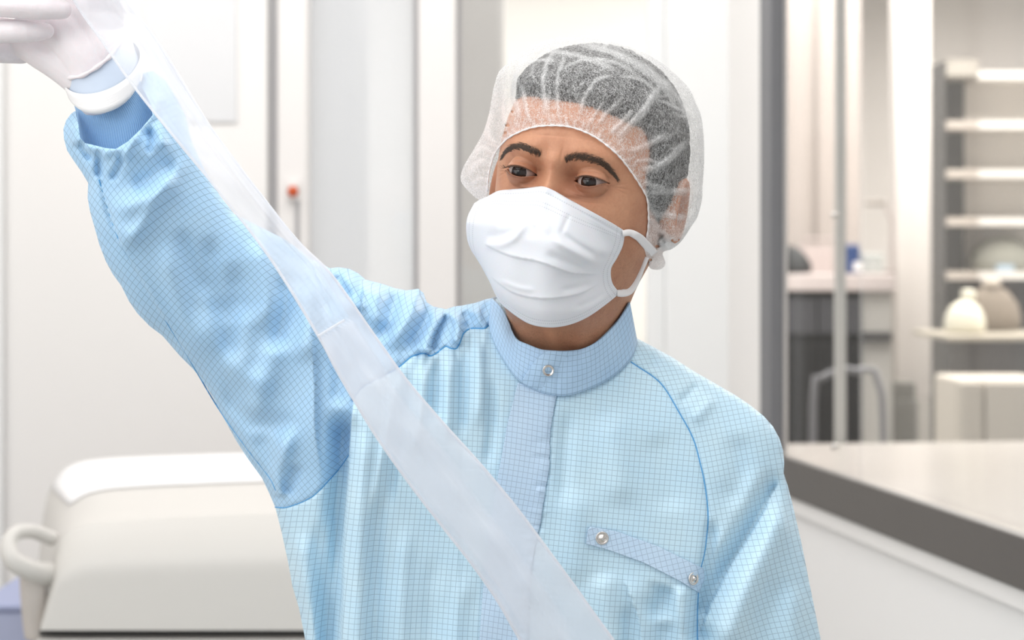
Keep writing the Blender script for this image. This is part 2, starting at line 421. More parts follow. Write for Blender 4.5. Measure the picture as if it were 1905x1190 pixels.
# ------------------------------------------------------------------ the setting
def struct(name, mb, mat, bevel=0, parent=None):
    o = mb.build(name, mat, parent, bevel=bevel)
    if parent is None: o['kind'] = 'structure'
    return o
def WX(d): return .667 - .1526 * (d - 2.593)
def WP(d, off=0.):            # point on the right partition, off metres beyond it
    return (WX(d) + off * .9886, d + off * .1509)
def wall_prism(mb, d0, d1, o0, o1, z0, z1):
    return mb.prism([WP(d0, o0), WP(d0, o1), WP(d1, o1), WP(d1, o0)], z0, z1)
BD = 4.07                     # distance of the glazed partition behind the man
def BX(px): return (px - 952.5) * BD / F
def bbox_(mb, p0, p1, z0=0., z1=2.7, y0=BD, y1=BD + .06):
    return mb.box((BX(p0), y0, z0), (BX(p1), y1, z1))
struct('floor', MB().box((-3.2, -1.5, -.05), (7.5, 12, 0)), M['floor'])
struct('ceiling', MB().box((-3.2, -.6, 2.72), (7.5, 12, 2.78)), M['white'])
struct('wall_left', MB().box((-2.62, -.6, 0), (-2.55, BD + .06, 2.72)), M['white'])
struct('wall_right', wall_prism(MB(), -.6, 4.11, 0, .02, 0, CZ - .42), M['wall_r'], .003)
struct('wall_right.001', wall_prism(MB(), 3.765, 4.11, .0, .035, CZ - .42, 2.72), M['white'], .003)
struct('wall_right.002', wall_prism(MB(), -.6, 3.765, 0, .03, 2.4, 2.72), M['white'])
struct('trim_1', wall_prism(MB(), -.3, 3.775, -.012, 0., CZ - .450, CZ - .4205), plain('bright_white_trim', 'f7f5f3', .35), .004)
# window in the right partition: frame, panes, clips
win = tag(empty('window_1', (WX(3.0), 3.0, 1.1)), kind='structure')
o = wall_prism(MB(), -.3, 3.775, -.02, .0, CZ - .4195, CZ - .35).build('sill_frame', M['frame_dark'], win, bevel=.003)
o = wall_prism(MB(), 3.70, 3.775, -.018, .008, CZ - .35, 2.4).build('side_frame', M['frame'], win, bevel=.003)
o = wall_prism(MB(), -.3, 3.70, -.018, .008, 2.34, 2.4).build('head_frame', M['frame'], win, bevel=.003)
def wall_d(px, off=0.02):      # distance at which a line of sight meets the partition
    k = (px - 952.5) / F
    return (.667 + .1526 * 2.593) / (k + .1526)
dA = wall_d(1597)
wall_prism(MB(), dA, 3.70, .002, .007, CZ - .35, 2.34).build('pane', M['glass'], win)
wall_prism(MB(), -.3, dA - .004, .008, .013, CZ - .35, 2.34).build('pane', M['glass_haze'], win)  # faint white veil mixed into this pane to imitate its bright reflection
wall_prism(MB(), dA - .006, dA + .0, .0, .007, CZ - .35, 2.34).build('pane_edge', M['glass_haze'], win)
for z in (CZ + .083, CZ - .314):
    c = np.array([*WP(wall_d(1541), .014), z])
    MB().tube([c + np.array([-.008, 0, 0]), c + np.array([.004, 0, 0])], [.0055, .0045], 14).build('clip', M['steel'], win, smooth=True)
# glazed partition behind
w = MB(); bbox_(w, 1238, 1365, 0, 2.72); bbox_(w, 1205, 1238, 0, 2.72, BD + .012)
struct('wall_back', w, M['white2'], .004)
w = MB(); bbox_(w, -1800, 850, 2.45, 2.72, BD + .001, BD + .061); bbox_(w, 850, 1205, 2.45, 2.72, BD + .001, BD + .061); struct('trim_2', w, M['white'])
struct('trim_3', bbox_(MB(), 779, 849, 0, 2.45, BD - .02, BD + .05), M['post'], .006)
struct('trim_4', bbox_(MB(), 518, 574, 0, 2.45, BD - .02, BD + .05), M['post'], .006)
w2 = tag(empty('window_2', (BX(1000), BD + .03, 1.2)), kind='structure')
bbox_(MB(), 849.5, 1204.5, 0.02, 2.45, BD + .028, BD + .034).build('pane', M['glass_haze'], w2)
bbox_(MB(), 849.5, 858, 0.02, 2.45, BD + .005, BD + .026).build('seal', M['seal'], w2)
w3 = tag(empty('window_3', (BX(670), BD + .03, 1.2)), kind='structure')
bbox_(MB(), 574.5, 778.5, 0.02, 2.45, BD + .028, BD + .034).build('pane', M['glass_frost'], w3)
bbox_(MB(), 769, 778.5, 0.02, 2.45, BD + .005, BD + .026).build('seal', M['seal'], w3)
d1 = tag(empty('door_1', (BX(250), BD + .02, 1.0)), kind='structure')
bbox_(MB(), -420, 498, .01, 2.45, BD + .005, BD + .045).build('door_panel', M['white'], d1, bevel=.004)
bbox_(MB(), 265, 440, CZ + .29, 2.3, BD - .0005, BD + .005).build('vision_panel', plain('pale_grey_vision_panel', 'dededf', .2, .02), d1)
bbox_(MB(), 500, 517.5, .01, 2.45, BD + .01, BD + .05).build('seal', M['seal'], d1)
struct('wall_back.001', bbox_(MB(), -1500, -421, 0, 2.45), M['white'])
struct('trim_5', bbox_(MB(), -30, 8, 0, 2.45, BD - .02, BD + .0), M['white2'], .004)
# red button on the post with its conduit
sw = empty('alarm_button', (BX(548), BD - .02, CZ + (HY - 357) * BD / F))
tag(sw, 'small blurred orange-red button on the white post between the glass panels', 'button')
x, y, z = sw.location
MB().box((x - .013, y - .010, z - .018), (x + .013, y - .0004, z + .022)).build('housing', M['post'], sw, bevel=.002)
MB().tube([(x, y - .010, z), (x, y - .022, z)], [.0115, .010], 20).build('button', plain('orange_red_plastic', 'cf5a2c', .4), sw, smooth=True)
MB().box((x + .004, y - .005, z - .25), (x + .012, y - .0004, z - .018)).build('conduit', M['seal'], sw)
# room behind the glass
struct('wall_back.002', MB().box((-3.2, 6.9, 0), (.62, 7.0, 2.72)), plain('far_wall_paint', 'efece6', .6))
cab = tag(empty('tall_cabinet', (.0, 5.2, 0)), 'tall light grey cabinet blurred behind the glass left of the head', 'cabinet')
MB().box((-.16, 5.15, 0), (-.02, 5.7, 2.3)).build('cabinet_body', plain('grey_cabinet_paint', 'bdbbb9', .5), cab, bevel=.01)
MB().box((-.15, 5.135, .05), (-.03, 5.1495, 2.25)).build('cabinet_door', plain('grey_cabinet_door_paint', 'c4c2c0', .5), cab, bevel=.004)
cab = tag(empty('tall_cabinet', (-.5, 5.2, 0)), 'tall pale grey cabinet blurred behind the left glass panel beside the post', 'cabinet')
MB().box((-.56, 5.15, 0), (-.41, 5.7, 2.3)).build('cabinet_body', plain('grey_cabinet_paint_pale', '9c9a9a', .5), cab, bevel=.01)
MB().box((-.55, 5.135, .05), (-.42, 5.1495, 2.25)).build('cabinet_door', plain('grey_cabinet_door_paint_pale', 'a09e9e', .5), cab, bevel=.004)

# ---- laboratory seen through the right window
def LP(px, py, d): return ((px - 952.5) * d / F, CZ - (py - HY) * d / F)
def lbox(mb, x0, y0, x1, y1, d, depth):
    a = LP(x0, y1, d); b = LP(x1, y0, d)
    return mb.box((a[0], d, a[1]), (b[0], d + depth, b[1]))
struct('wall_far', MB().box((.62, 9.0, 0), (7.5, 9.1, 2.72)), plain('warm_far_wall_paint', 'e9e3dd', .6))
struct('wall_divider', MB().box((.9, 7.6, 0), (LP(1601, 0, 7.6)[0], 7.7, 2.72)), plain('taupe_partition_paint', 'b3aaa4', .5, .05, scale=1.5))
struct('trim_6', lbox(MB(), 1519, -300, 1523, 520, 7.585, .012), plain('taupe_joint', '9c938d', .5))
struct('trim_7', lbox(MB(), 1555, -300, 1574, 840, 4.5, .02), plain('pale_mullion', 'c3c4c2', .3))
lp = NT('column_reflection'); M['column'] = plain('white_reflection_tone', 'dcd6d1', .5)
struct('reflection_column', lbox(MB(), 1668, -300, 1731, 745, 6.9, .12), M['column'])  # added pale strip imitating the bright reflection on the window
t = tag(empty('laboratory_table', (.95, 3.6, 0)), 'pale table whose top runs along behind the right window', 'table')
tp = NT('table_top'); M['table'] = plain('table_top_laminate', 'cbc5bf', .25, .07, scale=6)
a = WP(1.8, .025); b = WP(4.45, .025)
MB().prism([a, (a[0] + 1.1, a[1]), (b[0] + 1.6, b[1] + .2), b], 1.015, 1.045).build('table_top', M['table'], t, bevel=.004)
for q in ((a[0] + .1, a[1] + .1), (a[0] + .95, a[1] + .1), (b[0] + .1, b[1] - .1), (b[0] + 1.4, b[1])):
    MB().box((q[0] - .02, q[1] - .02, 0), (q[0] + .02, q[1] + .02, 1.0145)).build('leg', M['frame'], t)
# bench with cabinets
c = tag(empty('laboratory_bench', (1.05, 6.6, 0)), 'dark grey laboratory bench with a pale worktop behind the window', 'bench')
MB().box((LP(1430, 0, 6.6)[0], 6.58, LP(0, 541, 6.6)[1]), (LP(1664, 0, 6.6)[0], 7.3, LP(0, 510, 6.6)[1])).build('worktop', plain('pink_white_worktop', 'd8ccc8', .3), c, bevel=.005)
DG = plain('dark_grey_cabinet', '1c1c1e', .45, .05); MG = plain('mid_grey_drawer', '4b4b4f', .4, .05); LG = plain('drawer_grey_with_reflection', 'c9c6c0', .4, .05)
lbox(MB(), 1436, 541.5, 1603, 1100, 6.62, .6).build('cabinet', DG, c)
lbox(MB(), 1603.5, 541.5, 1660, 1100, 6.62, .6).build('hazed_end_panel', LG, c)  # bench front continued paler, window reflection put into its colour
for x0, x1 in ((1438, 1519), (1523, 1602)):
    lbox(MB(), x0, 555, x1, 621, 6.60, .0195).build('drawer', MG, c, bevel=.003)
    lbox(MB(), x0, 640, x1, 1000, 6.60, .0195).build('door', DG, c, bevel=.003)
lbox(MB(), 1603.5, 618, 1660, 634, 6.585, .034).build('plinth', DG, c)
# things on the bench
def lathe(prof, n=28):
    V = [(r * math.cos(a), r * math.sin(a), z) for r, z in prof for a in np.linspace(0, 2 * math.pi, n, endpoint=False)]
    return V, grid_faces(len(prof), n, True) + [tuple(range(n))[::-1], tuple(range((len(prof) - 1) * n, len(prof) * n))]
def lathed(name, prof, loc, mat, parent=None, sc_=(1, 1, 1)):
    V, Fc = lathe(prof); V = np.array(V) * np.array(sc_) + np.array(loc); return mesh(name, V, Fc, mat, parent)
ztop = LP(0, 510, 6.6)[1]
x = LP(1470, 0, 6.75)[0]
b = tag(lathed('black_bag', [(.03, 0), (.075, .004), (.078, .03), (.06, .06), (.035, .085), (.012, .095)], (x, 6.78, ztop + .001), plain('black_fabric', '2b2d2e', .7), sc_=(1, .8, 1)), 'slumped black bag on the bench beside the grey window frame', 'bag')
tr = tag(empty('storage_bin', (LP(1522, 0, 6.9)[0], 6.9, ztop)), 'pinkish wire sided bin on the bench left of the blue box', 'bin')
x0, x1 = LP(1492, 0, 6.9)[0], LP(1556, 0, 6.9)[0]
PK = plain('pinkish_plastic', 'b9aca8', .4)
MB().box((x0, 6.86, ztop + .001), (x1, 6.98, ztop + .012)).box((x0, 6.97, ztop + .012), (x1, 6.98, ztop + .1)).build('tray', plain('pale_pink_plastic', 'c6bab6', .4), tr)
for xx in (x0, x1): MB().tube([(xx, 6.86, ztop + .013), (xx, 6.86, ztop + .12)], .004, 8).build('post', PK, tr)
MB().tube([(x0, 6.86, ztop + .12), (x1, 6.86, ztop + .12)], .005, 8).build('rim', PK, tr)
bb = tag(empty('blue_box', (LP(1578, 0, 6.75)[0], 6.75, ztop)), 'navy blue box standing on the bench with a white tag', 'box')
x0, x1 = LP(1561, 0, 6.75)[0], LP(1597, 0, 6.75)[0]
MB().box((x0, 6.72, ztop + .001), (x1, 6.8, ztop + .1)).build('carton', plain('navy_plastic', '2a4374', .4), bb, bevel=.008)
MB().box((x1 - .022, 6.712, ztop + .012), (x1 + .004, 6.7195, ztop + .04)).build('tag', M['white2'], bb)
gb = tag(MB().box((LP(1600, 0, 6.8)[0], 6.78, ztop + .001), (LP(1642, 0, 6.8)[0], 6.88, ztop + .07)).build('grey_carton', plain('grey_green_card', 'b9bdb9', .5), None, bevel=.006), 'pale grey-green box on the bench right of the blue box', 'box')
la = tag(empty('bench_lamp', (LP(1650, 0, 6.95)[0], 6.95, ztop)), 'thin grey lamp on a stand at the end of the bench', 'lamp')
x = LP(1658, 0, 6.95)[0]; zl = LP(0, 377, 6.95)[1]
MB().tube([(x, 6.95, ztop + .001), (x, 6.95, ztop + .012)], .03, 16).build('base', PK, la)
MB().tube([(x, 6.95, ztop + .012), (x, 6.95, zl - .06), (x - .03, 6.95, zl)], .004, 8).build('stem', PK, la)
MB().tube([(x - .02, 6.95, zl), (x - .09, 6.95, zl)], .010, 12).build('head', plain('grey_lamp_head', '9a938c', .4), la)
# stool in front of the bench
st = tag(empty('laboratory_chair', (LP(1545, 0, 5.3)[0], 5.3, 0)), 'grey tubular chair with an arched back in front of the dark bench', 'chair')
CG = plain('grey_tube', '828286', .5)
x0, x1 = LP(1513, 0, 5.3)[0], LP(1640, 0, 5.3)[0]; zt = LP(0, 690, 5.3)[1]
MB().tube(spline([(x0, 5.3, .5), (x0, 5.3, zt - .08), (x0 + .02, 5.3, zt - .02), (x0 + .07, 5.3, zt), (x1 - .07, 5.3, zt), (x1, 5.3, zt - .06), (x1, 5.3, .5)], 50), .010, 10).build('back_frame', CG, st, smooth=True)
MB().box((x0 - .02, 4.9, .47), (x1 + .02, 5.32, .5)).build('seat', CG, st, bevel=.01)
for xx in (x0, x1):
    for yy in (4.93, 5.3): MB().tube([(xx, yy, 0.001), (xx, yy, .4695)], .011, 8).build('leg', CG, st)
# shelving unit
sh = tag(empty('shelving_unit', (LP(1775, 0, 6.2)[0], 6.2, 0)), 'tall dark grey shelving unit with pale shelves behind the window', 'shelf')
SG = plain('shelf_side_grey', '403e3c', .5, .05); SB = plain('shelf_back_grey', '302e2c', .6, .05); SH = plain('shelf_pale', 'bdb3a9', .4)
za = LP(0, 112, 6.2)[1]; X = lambda p: LP(p, 0, 6.2)[0]
MB().box((X(1758), 6.2, 0), (X(1760) - .0005, 6.41, za)).build('side_panel', SG, sh, bevel=.003)
MB().box((X(1760), 6.38, 0), (X(1818), 6.41, za)).build('back_panel', SB, sh)
MB().box((X(1760), 6.19, LP(0, 142, 6.2)[1]), (X(1818), 6.3795, za)).build('top_panel', plain('shelf_top_grey', 'a8a298', .5), sh)
for p in (232, 323, 412, 512): MB().box((X(1760), 6.19, LP(0, p + 8, 6.2)[1]), (X(1818), 6.3795, LP(0, p - 8, 6.2)[1])).build('shelf', SH, sh)
sh = tag(empty('shelving_unit', (LP(1900, 0, 6.2)[0], 6.2, 0)), 'right part of the shelving, cream with the window reflection painted into its colour', 'shelf')
CR = plain('shelf_back_with_reflection', 'e4ded6', .5, .04); CW = plain('shelf_with_reflection', 'e9e4dd', .5)  # reflection on the glass painted in as paler shelf colours
MB().box((X(1819), 6.4, LP(0, 512, 6.2)[1]), (X(2150), 6.43, LP(0, 140, 6.2)[1])).build('back_panel', CR, sh)
MB().box((X(1819), 6.39, 0), (X(2150), 6.42, LP(0, 512.5, 6.2)[1])).build('lower_panel', plain('dark_brown_panel', '4a4442', .6), sh)
MB().box((X(2151), 6.2, 0), (X(2165), 6.55, LP(0, 140, 6.2)[1])).build('side_panel', CR, sh)
for p in (140, 232, 323, 412, 512): MB().box((X(1819), 6.19, LP(0, p + 7, 6.2)[1]), (X(2150), 6.3995, LP(0, p - 7, 6.2)[1])).build('shelf', CW, sh)
zz = LP(0, 505, 6.2)[1]
tag(lathed('grey_sack', [(.02, 0), (.1, .002), (.11, .03), (.09, .07), (.05, .105), (.02, .115)], (X(1880), 6.295, zz + .001), plain('grey_green_sacking', '8f8e83', .8), sc_=(1, .8, 1)), 'grey-green soft sack lying on the cream shelf at the right edge', 'sack')
tag(MB().box((X(1855), 6.2, zz + .001), (X(1887), 6.226, zz + .02)).build('blue_tray', plain('pale_blue_plastic', 'a9bccb', .4), None, bevel=.003), 'small pale blue tray in front of the grey sack on the shelf', 'tray')
# low desk in front of shelves
dk = tag(empty('low_desk', (LP(1830, 0, 5.6)[0], 5.6, 0)), 'low desk with dark front and cream top before the shelving', 'desk')
Y = lambda p: LP(0, p, 5.6)[1]; X5 = lambda p: LP(p, 0, 5.6)[0]
MB().box((X5(1763), 5.6, Y(634)), (X5(2050), 6.1, Y(624))).build('desk_top', plain('desk_top_cream', 'b3ab9c', .4), dk, bevel=.004)
MB().box((X5(1768), 5.62, Y(705)), (X5(2045), 5.64, Y(634.5))).build('front_panel', plain('desk_front_dark', '423f3d', .5), dk)
for p in (1772, 2030): MB().box((X5(p), 5.65, 0), (X5(p + 14), 5.69, Y(634.5))).build('leg', DG, dk)
pt = tag(empty('cream_canister', (X5(1822), 5.8, Y(624))), 'cream rounded canister with a short neck standing on the low desk', 'canister')
CC = plain('cream_enamel', 'dcd8c6', .35)
lathed('canister_body', [(.03, .001), (.056, .003), (.060, .02), (.056, .05), (.042, .078), (.022, .092), (.012, .096)], (X5(1822), 5.78, Y(624)), CC, pt)
lathed('neck', [(.016, .094), (.02, .1), (.021, .12), (.012, .128)], (X5(1830), 5.79, Y(624)), CC, pt)
bg_ = tag(empty('beige_sack', (X5(1885), 5.85, Y(624))), 'beige and brown crumpled bag leaning behind the cream canister', 'bag')
lathed('sack_body', [(.03, .001), (.085, .004), (.09, .04), (.08, .08), (.05, .12), (.02, .135)], (X5(1900), 5.95, Y(624)), plain('brown_paper', '877b6d', .8, .3, scale=30), bg_, (1, .6, 1))
lathed('top_roll', [(.01, .13), (.03, .135), (.028, .15), (.01, .155)], (X5(1900), 5.95, Y(624)), plain('beige_paper', 'b9aea0', .8), bg_)
# cream cabinet and dark crate on the floor in front
cb = tag(empty('cream_cabinet', (LP(1825, 0, 5.2)[0], 5.2, 0)), 'cream cabinet with two doors below the low desk', 'cabinet')
X2 = lambda p: LP(p, 0, 5.2)[0]; Z2 = lambda p: LP(0, p, 5.2)[1]
MB().box((X2(1783), 5.22, 0), (X2(1958), 5.5, Z2(706))).build('cabinet_body', plain('cream_cabinet_paint', 'd0c8bc', .45), cb, bevel=.01)
for a_, b_ in ((1786, 1828), (1834, 1955)): MB().box((X2(a_), 5.2, .1), (X2(b_), 5.2195, Z2(712))).build('door', plain('cream_door_paint', 'cfc8bd', .4), cb, bevel=.004)
tag(MB().box((LP(1683, 0, 6.6)[0], 6.76, LP(0, 745, 6.7)[1]), (LP(1722, 0, 6.6)[0], 6.85, LP(0, 712, 6.7)[1])).box((LP(1678, 0, 6.6)[0], 6.75, 0), (LP(1725, 0, 6.6)[0], 6.86, LP(0, 745.5, 6.7)[1])).build('grey_crate', plain('grey_crate', '86857f', .6), None, bevel=.006), 'grey crate standing below the white reflection strip near the dark bench', 'crate')
struct('wall_low', lbox(MB(), 1597, 735, 2300, 1200, 7.3, .05), plain('grey_low_wall', 'bdb9b3', .5, .1))

# ---- pale machine at lower left
mc = tag(empty('laboratory_machine', (-.6, 3.0, 0)), 'pale beige machine with a rounded lid and looped side handle at lower left', 'machine')
fr = spline([(74, 1172), (80, 1140), (100, 1040), (116, 1002), (150, 979), (210, 970), (330, 962), (560, 953), (800, 948)], 70)
bk = spline([(64, 1172), (66, 1120), (82, 950), (104, 893), (134, 866), (200, 855), (330, 849), (560, 843), (800, 840)], 70)
rf = resample(fr, 80); rb = resample(bk, 80); rings = []
for t_ in (0, .03, .1, .3, .6, .9, 1):
    q = rf * (1 - t_) + rb * t_; dd = 3.0 + .42 * t_
    q = q + np.stack([0 * q[:, 0], 3.0 * np.array([0, .6, .9, 1, .8, .3, 0])[[0, .03, .1, .3, .6, .9, 1].index(t_)] * -1 * np.ones(80)], 1) * np.linspace(0, 1, 80)[:, None]
    rings.append(PA(q[:, 0], q[:, 1], np.full(80, dd)))
mesh('lid', np.concatenate(rings), grid_faces(7, 80, flip=True), M['machine'], mc)
b0 = P(0, 1172, 3.0)[2]
# front panel: upper part leans back, lower part upright
def strip(x0s, rows, mat, name):
    V = []
    for (py, d, lx) in rows: V.append(PA(np.linspace(lx, 800, 40), np.full(40, py) - np.linspace(0, 6, 40), np.full(40, d)))
    return mesh(name, np.concatenate(V), grid_faces(len(rows), 40, flip=False), mat, mc)
Vf = []; rows = [(0, 0.0), (.08, -.012), (.2, -.028), (.36, -.044), (.44, -.048), (.52, -.049), (1, -.049)]
top = rf.copy(); base = np.stack([np.clip(rf[:, 0], 76, 800), np.full(80, 1172.)], 1)
for f_, dd in rows:
    q = top * (1 - f_) + base * f_; Vf.append(PA(q[:, 0], q[:, 1], np.full(80, 3.0 + dd)))
mesh('front_panel', np.concatenate(Vf), grid_faces(7, 80, flip=True), M['machine'], mc)
zl = P(0, 1178, 2.965)[2]
xl, xr = P(70, 0, 2.97)[0], P(800, 0, 2.97)[0]
MB().box((xl, 2.985, zl - .012), (xr, 3.4, zl + .006)).build('gap_seal', plain('dark_gap', '4c4a49', .6), mc)
MB().box((xl - .002, 2.955, .12), (xr, 3.42, zl - .007)).build('base_cabinet', M['machine_front'], mc, bevel=.006)
MB().box((xl + .02, 2.99, .0), (xr - .02, 3.38, .1195)).build('plinth', DG, mc)
hd = spline([PA(98, 1002, 3.02), PA(60, 988, 2.99), PA(28, 992, 2.96), PA(15, 1015, 2.94), PA(24, 1042, 2.93), PA(60, 1062, 2.95), PA(100, 1070, 3.0)], 40)
MB().tube(hd, np.interp(np.linspace(0, 1, len(hd)), [0, .4, .6, 1], [.011, .011, .014, .019]), 14).build('handle', M['machine'], mc, smooth=True)
hd2 = spline([PA(60, 1060, 2.97), PA(62, 1100, 2.98), PA(66, 1150, 3.0), PA(70, 1180, 3.01)], 20)
MB().tube(hd2, [.02] * len(hd2), 12).build('hinge_arm', plain('beige_grey_arm', 'cfc8c2', .5), mc, smooth=True)
pv = []; TT = [.50, .6, .7, .8, .9, .99]; KX = np.linspace(21, 56, 26)
for t_ in TT:
    qa = np.stack([np.interp(KX + 6 * (t_ - .3) * 0, np.arange(80), rf[:, 0] * (1 - t_) + rb[:, 0] * t_), np.interp(KX, np.arange(80), rf[:, 1] * (1 - t_) + rb[:, 1] * t_)], 1)
    qa[:, 1] -= 3.0 * np.interp(t_, [0, .03, .1, .3, .6, .9, 1], [0, .6, .9, 1, .8, .3, 0]) * KX / 79
    w_p = PA(qa[:, 0], qa[:, 1], np.full(26, 3.0 + .42 * t_)); w_p[:, 2] += .003; pv.append(w_p)
pap = mesh('paper_sheet', np.concatenate(pv), grid_faces(6, 26, flip=True), plain('bright_paper', 'fbfafa', .6), None)
so_ = pap.modifiers.new('thickness', 'SOLIDIFY'); so_.thickness = .002; so_.offset = 0
tag(pap, 'white sheet of paper lying on the lid of the pale machine', 'paper')
bn = tag(empty('blue_bin', (P(10, 0, 3.3)[0], 3.3, 0)), 'violet-blue bin partly hidden left of the pale machine', 'bin')
a = P(-60, 1150, 3.4); b = P(58, 1150, 3.4)
BL = plain('violet_blue_plastic', 'b3bad6', .5, .1)
MB().box((a[0], 3.48, .01), (b[0], 3.8, a[2])).build('bin_body', BL, bn, bevel=.01)
MB().box((a[0] - .01, 3.47, a[2] + .0005), (b[0] + .006, 3.81, a[2] + .012)).build('rim', plain('violet_blue_rim', 'a9b1d2', .5), bn, bevel=.004)
# ------------------------------------------------------------------ the person
rng = np.random.default_rng(7); random.seed(7)
person = empty('person', (0.05, 1.84, 0.0))
tag(person, 'person in light blue gridded gown, hair cap and white face mask raising one gloved hand', 'person')

# ---- head pose
YAW, PIT, ROL = -.3366, -.025, .1593
def rotm(y, p, r):
    cy, sy, cp, sp_, cr, sr = math.cos(y), math.sin(y), math.cos(p), math.sin(p), math.cos(r), math.sin(r)
    return np.array([[cr, 0, sr], [0, 1, 0], [-sr, 0, cr]]) @ np.array([[cy, -sy, 0], [sy, cy, 0], [0, 0, 1]]) @ np.array([[1, 0, 0], [0, cp, -sp_], [0, sp_, cp]])
HR = rotm(YAW, PIT, ROL); HT = np.array([.064, 1.8017, CZ + .0692])
NR = rotm(-.12, 0, .0); NT_ = np.array([.060, 1.808, CZ + .062])
def head_w(Q):
    Q = np.asarray(Q, float); A = Q @ HR.T + HT; B = Q @ NR.T + NT_
    w = sm(-Q[..., 2], .115, .19)[..., None]; return A * (1 - w) + B * w

tab = np.array([[.122, .006, .006, .018], [.1205, .018, -.006, .034], [.117, .030, -.024, .052], [.108, .046, -.047, .074], [.092, .0605, -.068, .091], [.070, .071, -.083, .100],
    [.050, .0755, -.0905, .102], [.030, .0775, -.0945, .102], [.012, .0775, -.0945, .100], [0, .077, -.0925, .099], [-.02, .0755, -.0905, .096], [-.04, .073, -.0905, .090],
    [-.06, .0675, -.0905, .066], [-.08, .0605, -.0905, .058], [-.095, .0565, -.0905, .060], [-.108, .053, -.088, .064], [-.116, .050, -.080, .064], [-.122, .0495, -.062, .064],
    [-.130, .0505, -.042, .065], [-.145, .0525, -.030, .067], [-.17, .053, -.018, .066], [-.20, .049, -.002, .060], [-.235, .045, .008, .055], [-.28, .045, .012, .050], [-.34, .04, .015, .045]])
zr = np.concatenate([np.linspace(.122, .108, 12, endpoint=False), np.linspace(.108, .034, 50, endpoint=False), np.linspace(.034, -.022, 150, endpoint=False), np.linspace(-.022, -.055, 40, endpoint=False),
                     np.linspace(-.055, -.34, 80)])
tz = tab[::-1, 0]
w_ = np.interp(zr, tz, tab[::-1, 1]); yf = np.interp(zr, tz, tab[::-1, 2]); yb = np.interp(zr, tz, tab[::-1, 3])
k_ = np.array([1, 4, 6, 4, 1.]) / 16
for a_ in (w_, yf, yb):
    pass
def smooth1(a, z, s):
    return np.array([np.sum(a * g(z - q, s) * wt) / np.sum(g(z - q, s) * wt) for q in z])
wt = np.gradient(-zr); w_ = smooth1(w_, zr, .004); yf = smooth1(yf, zr, .0035); yb = smooth1(yb, zr, .006)
NA = 520
ua = np.linspace(-1, 1, NA, endpoint=False); ang = np.pi * (0.42 * ua + .58 * np.sign(ua) * np.abs(ua) ** 3)     # dense at the front
s_, c_ = np.sin(ang), np.cos(ang); n_ = 2.25
sx = np.sign(s_) * np.abs(s_) ** (2 / n_); cx_ = np.sign(c_) * np.abs(c_) ** (2 / n_)
yc = .012
X = w_[:, None] * sx[None]; Yv = np.where(c_[None] > 0, yc - (yc - yf[:, None]) * cx_[None], yc - (yb[:, None] - yc) * cx_[None]); Z = np.repeat(zr[:, None], NA, 1)
fr_ = sm(c_, .0, .35)[None]; ax = np.abs(X)
D = np.zeros(X.shape)                                   # forward displacement, metres
D += .0045 * g(Z - .021, .010) * sm(ax, .006, .02) * (1 - sm(ax, .045, .062))         # brow ridge
D += .002 * g(Z - .014, .010) * g(X, .012)
D -= .0085 * g(ax - .030, .020) * g(Z - .000, .0125)                                    # eye sockets
D -= .006 * g(ax - .0165, .0075) * g(Z - .004, .011)                                    # beside the bridge
nz = np.interp(-Z, [-.02, -.004, .006, .03, .046, .052, .058, .066], [0, .0035, .007, .018, .0265, .024, .012, 0])
nw = np.interp(-Z, [-.02, .0, .02, .045, .06], [.008, .0068, .009, .014, .015]); D += nz * g(X, nw)
D += .0035 * g(ax - .043, .018) * g(Z + .027, .016)                                      # cheekbones
D -= .0012 * g(Z + .0165 + .10 * (ax - .03) ** 2 / .03, .0022) * g(ax - .027, .014)        # under-eye groove
D += .0012 * g(Z + .0125, .003) * g(ax - .029, .012)
D += .006 * g(X, .022) * g(Z + .103, .014)                                                # chin
D += .004 * g(X, .022) * g(Z + .078, .006)
for zz_, am, ph in ((.041, .0007, 0), (.052, .0006, .4), (.032, .0004, .9)):               # forehead creases
    D -= am * g(Z - zz_ - .0025 * np.sin(X * 40 + ph), .0011) * g(X, .034)
D -= .0006 * g(ax - .0065 - .0003 * 0, .0012) * g(Z - .017, .006)
Yv = Yv - D * fr_
# eyelids wrap the eyeballs
EC = np.array([.032, -.0775]); ER = .0123
for sgn in (-1, 1):
    dx = X - sgn * EC[0]; dz = Z - .0
    rl = ER + .0017; q = rl * rl - dx ** 2 - (dz * 1.0) ** 2
    ysph = np.where(q > 0, EC[1] - np.sqrt(np.maximum(q, 0)), 1.0)
    k = .0035; h = np.clip(.5 + .5 * (Yv - ysph) / k, 0, 1); blend = Yv * (1 - h) + ysph * h - k * h * (1 - h)
    Yv = np.where((q > 0) & (c_[None] > 0), blend, Yv)
    e = sgn * X                                          # distance from the midline
    t = np.clip((e - .0172) / (.0465 - .0172), 0, 1); inx = (e > .0172) & (e < .0465)
    zc = -.0015 + .0030 * t
    zu = zc + .0036 * np.sin(np.pi * t ** .80) ** .85; zd = zc - .0052 * np.sin(np.pi * t ** 1.1) ** .9
    crease = zu + .0042; Yv += .0013 * g(Z - crease, .0011) * g(e - .032, .015) * fr_      # upper lid fold
    Yv -= .0010 * g(Z - zu - .0012, .0010) * g(e - .032, .014) * fr_                       # lid rims
    Yv -= .0008 * g(Z - zd + .0012, .0010) * g(e - .032, .014) * fr_
    ins = np.where(inx, np.minimum(zu - Z, Z - zd), -1.)
    Yv += .014 * sm(ins, -.0001, .0007) * fr_
ang_ = np.abs(X) - .047
for a0 in (-.35, .0, .4):                                 # crow's feet
    D_ = .0005 * g(Z - a0 * (ax - .047) + .001, .0009) * sm(ax, .0475, .051) * (1 - sm(ax, .056, .063)); Yv += D_ * fr_
